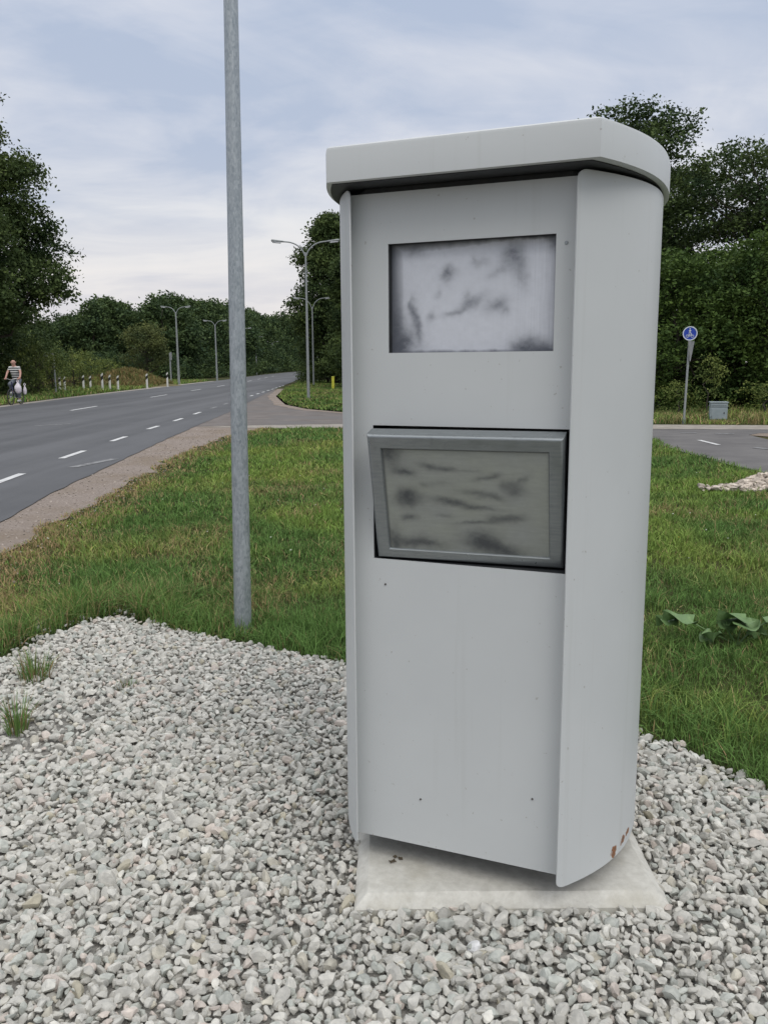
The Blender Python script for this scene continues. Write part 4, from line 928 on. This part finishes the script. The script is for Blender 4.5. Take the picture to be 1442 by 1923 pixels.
for k in range(8):
    hh_, dd = fp[(k+1) % 4]; tree('deciduous_tree', dd, -38-k*7, 50+((k*37) % 23), 'dark tree in the wood left beyond the oaks', 'tree', k, (1.1, 1.1, 1.0), 'trees of the left-hand wood')

# ------------------------------------------------------------------ roadside furniture
M_plast = mat('white plastic', rough=0.5, fn=mottled((0.62, 0.62, 0.58), (0.78, 0.78, 0.74), 6))
M_blk = mat('black band', rough=0.6, fn=mottled((0.012, 0.012, 0.013), (0.03, 0.03, 0.03), 20))
M_yel = mat('yellow plastic', rough=0.5, fn=mottled((0.50, 0.50, 0.04), (0.66, 0.64, 0.08), 8))
M_back = mat('grey sign back', rough=0.5, metal=0.3, fn=mottled((0.30, 0.31, 0.32), (0.42, 0.43, 0.44), 9))
def delineator():
    e = empty('marker_post')
    def prism(z0, z1, cut0, cut1, inset=0.0):
        bm = bmesh.new(); w_, d_ = 0.065-inset, 0.045-inset; lo_, hi_ = [], []
        for a in np.linspace(0, 2*math.pi, 13)[:-1]:
            x_, y_ = w_*math.cos(a), d_*math.sin(a)
            lo_.append(bm.verts.new((x_, y_, z0+cut0*x_))); hi_.append(bm.verts.new((x_, y_, z1+cut1*x_)))
        for i in range(12): bm.faces.new((lo_[i], lo_[(i+1) % 12], hi_[(i+1) % 12], hi_[i]))
        bm.faces.new(hi_); bm.faces.new(lo_[::-1]); return bm
    bm_obj('body', prism(-0.05, 0.70, 0, 1.0), M_plast, e, True)
    bm_obj('band', prism(0.70, 0.92, 1.0, 1.0, -0.001), M_blk, e, True)
    bm_obj('tip', prism(0.92, 1.06, 1.0, 1.0), M_plast, e, True)
    return e
dl0 = delineator(); first = True
for px, Y_, s_, lb in ((200, 57.4, 1.12, 'tallest white marker post with black band, left of the group of three'), (214, 59.9, 1.0, 'middle white marker post of the group of three across the road'), (229, 59.8, 0.95, 'right white marker post of the group of three across the road'),
                       (283, 63.7, 1.05, 'single white marker post below the willow'), (321, 70.1, 1.08, 'white marker post nearest the leftmost street lamp'), (165, 60.5, 0.98, 'white marker post half in leaves, fourth from the left'[:60]), (178, 61.6, 0.92, 'faint white marker post left of the group of three'),
                       (121, 59.3, 0.9, 'leftmost white marker post, sunk in leaves right of the small signpost'), (130, 59.2, 0.9, 'second white marker post from the left, sunk in leaves')):
    o = dl0 if first else copy_tree(dl0); first = False
    o.location = (at(px, Y_), Y_, 0); o.scale = (1.2, 1.2, s_); tag(o, lb, 'marker post', 'marker posts across the road')
# yellow post
e = empty('yellow_post', (at(628, 60.5), 60.5, 0)); tag(e, 'short yellow marker post in the grass left of the cabinet', 'marker post')
bm = bmesh.new(); add_box(bm, (0, 0, 0.40), (0.20, 0.10, 0.86), bev=0.02); bm_obj('body', bm, M_yel, e)
bm = bmesh.new(); add_box(bm, (0, 0, 0.86), (0.22, 0.12, 0.06), bev=0.02); bm_obj('tip', bm, M_yel, e)
# small signposts
def signpost(x_, y_, h, plate, ang, label, r=0.04, off=0.0):
    e = empty('signpost', (x_, y_, 0)); tag(e, label, 'signpost')
    bm = bmesh.new(); add_tube(bm, [(0, 0, -0.05), (0, 0, h)], r, 10); bm_obj('post', bm, M_polefar, e, True)
    bm = bmesh.new(); add_box(bm, (off, 0, h-plate[1]/2+0.05), (plate[0], 0.02, plate[1]), bev=0.006)
    for v_ in bm.verts: v_.co.y += -r-0.012
    bmesh.ops.rotate(bm, cent=(0, 0, 0), matrix=Matrix.Rotation(ang, 3, 'Z'), verts=bm.verts[:]); bm_obj('plate', bm, M_back, e)
signpost(at(113, 53.5), 53.5, 2.45, (0.62, 0.20), 0.2, 'small signpost with a flat grey plate among the shrubs across the road', 0.06, -0.25)
signpost(at(328, 80.2), 80.2, 2.9, (0.5, 0.7), R(84), 'grey signpost with its plate edge-on beside the leftmost street lamp', 0.07)
signpost(at(600, 93), 93, 2.6, (0.75, 0.22), 0.0, 'small far signpost with a short plate right of the street lamps', 0.06, 0.36)

# blue pedestrian and cycle sign
M_blue = mat('blue sign face', rough=0.35, fn=mottled((0.010, 0.045, 0.34), (0.018, 0.060, 0.42), 8))
M_wht = mat('white sign mark', rough=0.4, fn=mottled((0.55, 0.6, 0.66), (0.68, 0.72, 0.78), 12))
bs = empty('blue_sign', (8.13, 23.2, 0)); bs.rotation_euler = (0, R(0.9), R(-16)); tag(bs, 'round blue path sign with white border on a thin grey post', 'road sign')
bm = bmesh.new(); add_tube(bm, [(0, 0, -0.05), (0, 0, 2.52)], 0.030, 12); bm_obj('post', bm, M_polefar, bs, True)
def disc(name, r, y0, y1, z_, m, parent, ri=None):
    bm = bmesh.new(); N = 40; ps = [(r*math.cos(2*math.pi*i/N), r*math.sin(2*math.pi*i/N)) for i in range(N)]
    if ri is None:
        a = [bm.verts.new((x_, y0, z_+q)) for x_, q in ps]; b = [bm.verts.new((x_, y1, z_+q)) for x_, q in ps]
        bm.faces.new(a); bm.faces.new(b[::-1])
        for i in range(N): bm.faces.new((a[i], a[(i+1) % N], b[(i+1) % N], b[i]))
    else:
        k = ri/r; L4 = [[bm.verts.new((x_*f, yy, z_+q*f)) for x_, q in ps] for f, yy in ((1, y0), (k, y0), (k, y1), (1, y1))]
        for q in range(4):
            a, b = L4[q], L4[(q+1) % 4]
            for i in range(N): bm.faces.new((a[i], a[(i+1) % N], b[(i+1) % N], b[i]))
    return bm_obj(name, bm, m, parent)
ZS = 2.40
fc = disc('sign_face', 0.185, -0.048, -0.034, ZS, M_blue, bs)
disc('border', 0.187, -0.053, -0.0485, ZS, M_wht, fc, 0.160)
bm = bmesh.new(); yy = -0.0515
def bar(p, q, r_=0.006): add_tube(bm, [(p[0], yy, ZS+p[1]), (q[0], yy, ZS+q[1])], r_, 6)
# pedestrian
bmesh.ops.create_uvsphere(bm, u_segments=10, v_segments=6, radius=0.016, matrix=Matrix.Translation((-0.01, yy, ZS+0.122)))
bar((-0.01, 0.098), (-0.008, 0.045), 0.017); bar((-0.008, 0.045), (-0.032, -0.005), 0.009); bar((-0.008, 0.045), (0.02, 0.0), 0.009); bar((-0.012, 0.092), (-0.038, 0.055), 0.007); bar((-0.006, 0.092), (0.026, 0.062), 0.007)
# bicycle
for cx_ in (-0.062, 0.062):
    add_tube(bm, [(cx_+0.036*math.cos(a), yy, ZS-0.072+0.036*math.sin(a)) for a in np.linspace(0, 2*math.pi, 19)[:-1]], 0.0055, 6, True)
bar((-0.062, -0.072), (-0.025, -0.025)); bar((-0.025, -0.025), (0.038, -0.025)); bar((0.038, -0.025), (0.062, -0.072)); bar((-0.062, -0.072), (0.0, -0.072)); bar((0.0, -0.072), (0.038, -0.025)); bar((0.0, -0.072), (-0.03, -0.015)); bar((0.038, -0.025), (0.03, -0.005)); bar((0.015, -0.003), (0.045, -0.007))
bm_obj('symbol', bm, M_wht, fc)
# yield sign plate seen nearly edge-on from behind
bm = bmesh.new(); T = [(-0.30, 0.0), (0.30, 0.0), (0.03, -0.53), (-0.03, -0.53)]
a = [bm.verts.new((x_, -0.008, q)) for x_, q in T]; b = [bm.verts.new((x_, 0.008, q)) for x_, q in T]
bm.faces.new(a); bm.faces.new(b[::-1])
for i in range(4): bm.faces.new((a[i], a[(i+1) % 4], b[(i+1) % 4], b[i]))
bmesh.ops.transform(bm, matrix=Matrix.Translation((0.045, -0.05, 2.20)) @ Matrix.Rotation(R(72), 4, 'Z'), verts=bm.verts[:])
o = bm_obj('side_plate', bm, M_back, bs); o['label'] = 'grey back of a triangular plate seen nearly edge-on'
bm = bmesh.new(); add_tube(bm, [(0, 0, 0), (0, 0, 0.16)], 0.045, 12); bm_obj('base_sleeve', bm, M_polefar, bs, True)

# grey utility box
M_box = mat('utility box grey', rough=0.55, fn=mottled((0.27, 0.32, 0.34), (0.34, 0.39, 0.41), 5))
ub = empty('utility_box', (9.55, 24.5, 0), R(-12)); tag(ub, 'small low grey utility box standing in the grass right of the blue sign', 'utility box')
bm = bmesh.new(); add_box(bm, (0, 0, 0.19), (0.47, 0.26, 0.40), bev=0.012); bm_obj('body', bm, M_box, ub)
bm = bmesh.new(); add_box(bm, (0, 0, 0.52), (0.50, 0.31, 0.035), bev=0.01); add_box(bm, (0, 0, 0.4665), (0.462, 0.275, 0.068), bev=0.01); add_box(bm, (0, 0, 0.41), (0.485, 0.295, 0.03), bev=0.01); bm_obj('lid', bm, M_box, ub)
bm = bmesh.new(); add_box(bm, (0, -0.134, 0.20), (0.38, 0.008, 0.30), bev=0.003); d_ = bm_obj('door', bm, M_box, ub)
bm = bmesh.new(); add_box(bm, (0.14, -0.142, 0.22), (0.025, 0.010, 0.05), bev=0.003); bm_obj('handle', bm, M_dark, d_)

# ------------------------------------------------------------------ cyclist
CYC = (-16.02, 37.6, 0.021)
M_tyre = mat('tyre', (0.02, 0.02, 0.02), 0.8, fn=mottled((0.015, 0.015, 0.016), (0.04, 0.04, 0.04), 30))
M_chrome = mat('spoke steel', rough=0.35, metal=0.8, fn=mottled((0.4, 0.4, 0.4), (0.55, 0.55, 0.55), 10))
M_bike = mat('bicycle paint', rough=0.35, fn=mottled((0.02, 0.025, 0.07), (0.03, 0.035, 0.10), 8))
bk = empty('bicycle', CYC, R(2)); BK = bk; tag(bk, 'dark bicycle ridden by the man in the striped shirt at the far roadside', 'bicycle')
def wheel(yc, nm='wheel'):
    bm = bmesh.new(); add_tube(bm, [(0, yc+0.315*math.cos(a), 0.335+0.315*math.sin(a)) for a in np.linspace(0, 2*math.pi, 41)[:-1]], 0.009, 6, True)
    for i in range(18):
        a = 2*math.pi*i/18; add_tube(bm, [(0.02*(-1)**i, yc, 0.335), (0, yc+0.31*math.cos(a), 0.335+0.31*math.sin(a))], 0.0016, 4)
    add_tube(bm, [(-0.04, yc, 0.335), (0.04, yc, 0.335)], 0.02, 10)
    w_ = bm_obj(nm, bm, M_chrome, bk, True)
    bm = bmesh.new(); add_tube(bm, [(0, yc+0.325*math.cos(a), 0.335+0.325*math.sin(a)) for a in np.linspace(0, 2*math.pi, 41)[:-1]], 0.02, 8, True)
    bm_obj('tyre', bm, M_tyre, w_, True)
wheel(-0.55); wheel(0.50)
bm = bmesh.new(); A = lambda *p, r=0.016: add_tube(bm, list(p), r, 8)
A((0, 0.50, 0.335), (0, 0.08, 0.29)); A((0, 0.08, 0.29), (0, 0.24, 0.88)); A((0, 0.08, 0.29), (0, -0.36, 0.80), r=0.02); A((0, 0.20, 0.70), (0, -0.36, 0.86), r=0.018); A((0, 0.5, 0.335), (0, 0.21, 0.76)); A((0, -0.34, 0.74), (0, -0.38, 0.95), r=0.02)
bm_obj('frame', bm, M_bike, bk, True)
bm = bmesh.new()
for s_ in (-1, 1): add_tube(bm, [(s_*0.045, -0.40, 0.72), (s_*0.05, -0.47, 0.5), (s_*0.045, -0.55, 0.335)], 0.011, 8)
add_tube(bm, [(-0.06, -0.40, 0.72), (0.06, -0.40, 0.72)], 0.014, 8); bm_obj('fork', bm, M_bike, bk, True)
bm = bmesh.new(); add_tube(bm, [(-0.29, -0.26, 1.06), (-0.2, -0.34, 1.08), (-0.08, -0.40, 1.05), (0, -0.40, 1.03), (0.08, -0.40, 1.05), (0.2, -0.34, 1.08), (0.29, -0.26, 1.06)], 0.012, 8)
add_tube(bm, [(0, -0.38, 0.93), (0, -0.40, 1.04)], 0.014, 8); bm_obj('handlebar', bm, M_chrome, bk, True)
bm = bmesh.new(); add_box(bm, (0, 0.25, 0.93), (0.17, 0.26, 0.06), bev=0.025)
for v_ in bm.verts:
    if v_.co.y < 0.22: v_.co.x *= 0.45
bm_obj('saddle', bm, M_tyre, bk, True)
bm = bmesh.new(); add_tube(bm, [(-0.09, 0.08, 0.29), (0.09, 0.08, 0.29)], 0.012, 8)
add_tube(bm, [(0.08, 0.08, 0.29), (0.08, 0.05, 0.13)], 0.01, 6); add_tube(bm, [(-0.08, 0.08, 0.29), (-0.08, 0.11, 0.45)], 0.01, 6)
add_box(bm, (0.13, 0.05, 0.125), (0.10, 0.08, 0.02)); add_box(bm, (-0.13, 0.11, 0.455), (0.10, 0.08, 0.02)); bm_obj('crank', bm, M_chrome, bk)

def skin_body(name, verts, edges, rads, m, parent, root=0, sub=2):
    me = D.meshes.new(name); me.from_pydata(verts, edges, []); o = D.objects.new(name, me); C.objects.link(o)
    md = o.modifiers.new('Skin', 'SKIN'); md.use_smooth_shade = True
    for i, r_ in enumerate(rads):
        sv = me.skin_vertices[0].data[i]; sv.radius = (r_, r_) if not hasattr(r_, '__len__') else r_; sv.use_root = (i == root)
    ss = o.modifiers.new('Sub', 'SUBSURF'); ss.levels = sub; ss.render_levels = sub
    bpy.context.view_layer.update(); dg = bpy.context.evaluated_depsgraph_get()
    nm = D.meshes.new_from_object(o.evaluated_get(dg)); D.objects.remove(o); D.meshes.remove(me)
    nm.name = name; nm.materials.clear(); nm.materials.append(m)
    nm.polygons.foreach_set('use_smooth', [True]*len(nm.polygons))
    o = D.objects.new(name, nm); C.objects.link(o); o.parent = parent; return o
M_skin = mat('skin', rough=0.6, fn=mottled((0.48, 0.26, 0.20), (0.56, 0.33, 0.26), 9))
def shirt_fn(t, b, v):
    s = t.nodes.new('ShaderNodeSeparateXYZ'); t.links.new(v, s.inputs[0])
    st = math_(t, 'FRACT', math_(t, 'MULTIPLY', s.outputs[2], 10.5))
    setc(t, b, mixc(t, math_(t, 'GREATER_THAN', st, 0.52), (0.62, 0.62, 0.60), (0.022, 0.024, 0.03)))
M_shirt = mat('striped shirt', rough=0.9, fn=shirt_fn)
M_trou = mat('grey trousers', rough=0.9, fn=mottled((0.10, 0.115, 0.14), (0.19, 0.21, 0.24), 7))
M_shoe = mat('pale shoes', rough=0.7, fn=mottled((0.45, 0.45, 0.43), (0.6, 0.6, 0.58), 12))
pr = empty('person', CYC, R(2)); pr.scale = bk.scale = (1.05,)*3; tag(pr, 'bald man in a black and white striped T-shirt riding a bicycle along the far roadside', 'person')
# continuous body: pelvis root, spine, neck, head, arms, legs
V_ = [(0, 0.22, 1.02), (0, 0.17, 1.16), (0, 0.10, 1.34), (0, 0.05, 1.50), (0, 0.02, 1.585), (0, -0.01, 1.66), (0, -0.03, 1.75), (0, -0.015, 1.83),
      (0.18, 0.05, 1.50), (0.27, -0.03, 1.32), (0.285, -0.17, 1.13), (0.27, -0.25, 1.10),
      (-0.18, 0.05, 1.50), (-0.27, -0.03, 1.32), (-0.285, -0.17, 1.13), (-0.27, -0.25, 1.10),
      (0.10, 0.19, 0.97), (0.14, -0.12, 0.66), (0.13, 0.06, 0.24), (0.13, 0.02, 0.18),
      (-0.10, 0.19, 0.97), (-0.15, -0.22, 0.86), (-0.13, 0.05, 0.56), (-0.13, 0.04, 0.50)]
E_ = [(0, 1), (1, 2), (2, 3), (3, 4), (4, 5), (5, 6), (6, 7), (3, 8), (8, 9), (9, 10), (10, 11), (3, 12), (12, 13), (13, 14), (14, 15), (0, 16), (16, 17), (17, 18), (18, 19), (0, 20), (20, 21), (21, 22), (22, 23)]
R_ = [0.15, 0.15, 0.165, 0.12, 0.055, 0.08, 0.10, 0.065, 0.065, 0.045, 0.036, 0.024, 0.065, 0.045, 0.036, 0.024, 0.09, 0.06, 0.04, 0.035, 0.09, 0.06, 0.04, 0.035]
skin_body('body', V_, E_, R_, M_skin, pr)
# clothes a little larger than the body
V2 = [(0, 0.22, 1.0), (0, 0.17, 1.16), (0, 0.10, 1.34), (0, 0.05, 1.50), (0, 0.03, 1.56), (0.18, 0.05, 1.50), (0.245, -0.005, 1.38), (-0.18, 0.05, 1.50), (-0.245, -0.005, 1.38)]
skin_body('shirt', V2, [(0, 1), (1, 2), (2, 3), (3, 4), (3, 5), (5, 6), (3, 7), (7, 8)], [0.16, 0.175, 0.185, 0.145, 0.08, 0.085, 0.068, 0.085, 0.068], M_shirt, pr)
V3 = [(0, 0.22, 1.0), (0, 0.2, 1.07), (0.10, 0.19, 0.97), (0.14, -0.12, 0.66), (0.13, 0.05, 0.26), (-0.10, 0.19, 0.97), (-0.15, -0.22, 0.86), (-0.13, 0.04, 0.58)]
skin_body('trousers', V3, [(0, 1), (0, 2), (2, 3), (3, 4), (0, 5), (5, 6), (6, 7)], [0.165, 0.16, 0.11, 0.08, 0.062, 0.11, 0.08, 0.062], M_trou, pr)
for (x_, y_, z_) in ((0.13, 0.02, 0.165), (-0.13, 0.03, 0.495)):
    bm = bmesh.new(); add_box(bm, (x_, y_-0.05, z_), (0.095, 0.27, 0.085), bev=0.035, seg=3); bm_obj('shoe', bm, M_shoe, pr, True)
# hands: palm, four fingers curled over the bar and a thumb from the side of the palm
for s_ in (-1, 1):
    bm = bmesh.new(); hx, hy, hz = s_*0.265, -0.27, 1.085
    add_box(bm, (hx, hy, hz+0.004), (0.088, 0.075, 0.030), bev=0.012)
    for i in range(4):
        fx = hx+(i-1.5)*0.021; l_ = (0.9, 1.0, 0.95, 0.8)[i]
        add_tube(bm, [(fx, hy-0.03, hz+0.006), (fx, hy-0.058*l_, hz-0.004), (fx, hy-0.055*l_, hz-0.034), (fx, hy-0.028, hz-0.046)], [0.0095, 0.009, 0.008, 0.007], 6)
    add_tube(bm, [(hx-s_*0.040, hy+0.015, hz-0.003), (hx-s_*0.056, hy-0.012, hz-0.022), (hx-s_*0.046, hy-0.035, hz-0.036)], [0.011, 0.010, 0.008], 6)
    bm_obj('hand', bm, M_skin, pr, True)
# face
bm = bmesh.new(); add_tube(bm, [(0, -0.125, 1.745), (0, -0.147, 1.715), (0, -0.125, 1.705)], [0.009, 0.016, 0.010], 8); bm_obj('nose', bm, M_skin, pr, True)
M_eye = mat('dark eye', (0.05, 0.03, 0.03), 0.3, fn=mottled((0.04, 0.03, 0.03), (0.07, 0.05, 0.04), 40)); M_lip = mat('lip', (0.30, 0.11, 0.09), 0.5, fn=mottled((0.28, 0.10, 0.09), (0.33, 0.13, 0.11), 40))
for s_ in (-1, 1):
    bm = bmesh.new(); bmesh.ops.create_uvsphere(bm, u_segments=10, v_segments=6, radius=0.012, matrix=Matrix.Translation((s_*0.034, -0.118, 1.755))); bm_obj('eye', bm, M_eye, pr, True)
    bm = bmesh.new(); bmesh.ops.create_uvsphere(bm, u_segments=10, v_segments=6, radius=0.028, matrix=Matrix.Translation((s_*0.102, -0.02, 1.735)) @ Matrix.Diagonal((0.4, 0.8, 1.15, 1))); bm_obj('ear', bm, M_skin, pr, True)
bm = bmesh.new(); bmesh.ops.create_uvsphere(bm, u_segments=10, v_segments=6, radius=0.022, matrix=Matrix.Translation((0, -0.113, 1.672)) @ Matrix.Diagonal((1.1, 0.5, 0.28, 1))); bm_obj('mouth', bm, M_lip, pr, True)
# bags
M_bag = mat('thin white plastic', rough=0.35, fn=mottled((0.62, 0.56, 0.62), (0.76, 0.73, 0.76), 7, bs=0.5, bd=0.03, bscale=14))
def bag(name, loc, w_, h_, label, seed, cat='bag', m=M_bag):
    e = empty(name, loc); tag(e, label, cat); bm = bmesh.new(); N = 20; rings = []
    for j in range(13):
        t = j/12; rr = w_/2*(math.sin(math.pi*min(1, 0.14+0.80*t))**0.55)*(1-0.72*max(0, t-0.55)/0.45)
        if j == 0: rr *= 0.5
        ring_ = []
        for i in range(N):
            a = 2*math.pi*i/N; q = 1+0.16*mnoise.noise(Vector((math.cos(a)*1.6+seed, math.sin(a)*1.6, t*3)))+0.05*math.sin(7*a+t*3)
            ring_.append(bm.verts.new((rr*q*math.cos(a), rr*0.7*q*math.sin(a), -h_+h_*0.82*t)))
        rings.append(ring_)
    for a_, b_ in zip(rings[:-1], rings[1:]):
        for i in range(N): bm.faces.new((a_[i], a_[(i+1) % N], b_[(i+1) % N], b_[i]))
    bm.faces.new(rings[0][::-1]); bm.faces.new(rings[-1]); bm_obj('sack', bm, m, e, True)
    for s_ in (-1, 1):
        bm = bmesh.new(); add_tube(bm, [(s_*0.035, 0, -h_*0.2), (s_*0.03, 0, -h_*0.08), (0, 0, 0.0)], [0.02, 0.012, 0.008], 6); bm_obj('handle', bm, m, e, True)
bag('plastic_bag', (-15.77, 37.29, 1.12), 0.30, 0.60, 'white plastic carrier bag hanging from the handlebar under the man\'s left hand', 1)
bag('shoulder_bag', (-15.62, 37.62, 0.96), 0.14, 0.50, 'narrow pale bag hanging beside the cyclist\'s left hip', 4)
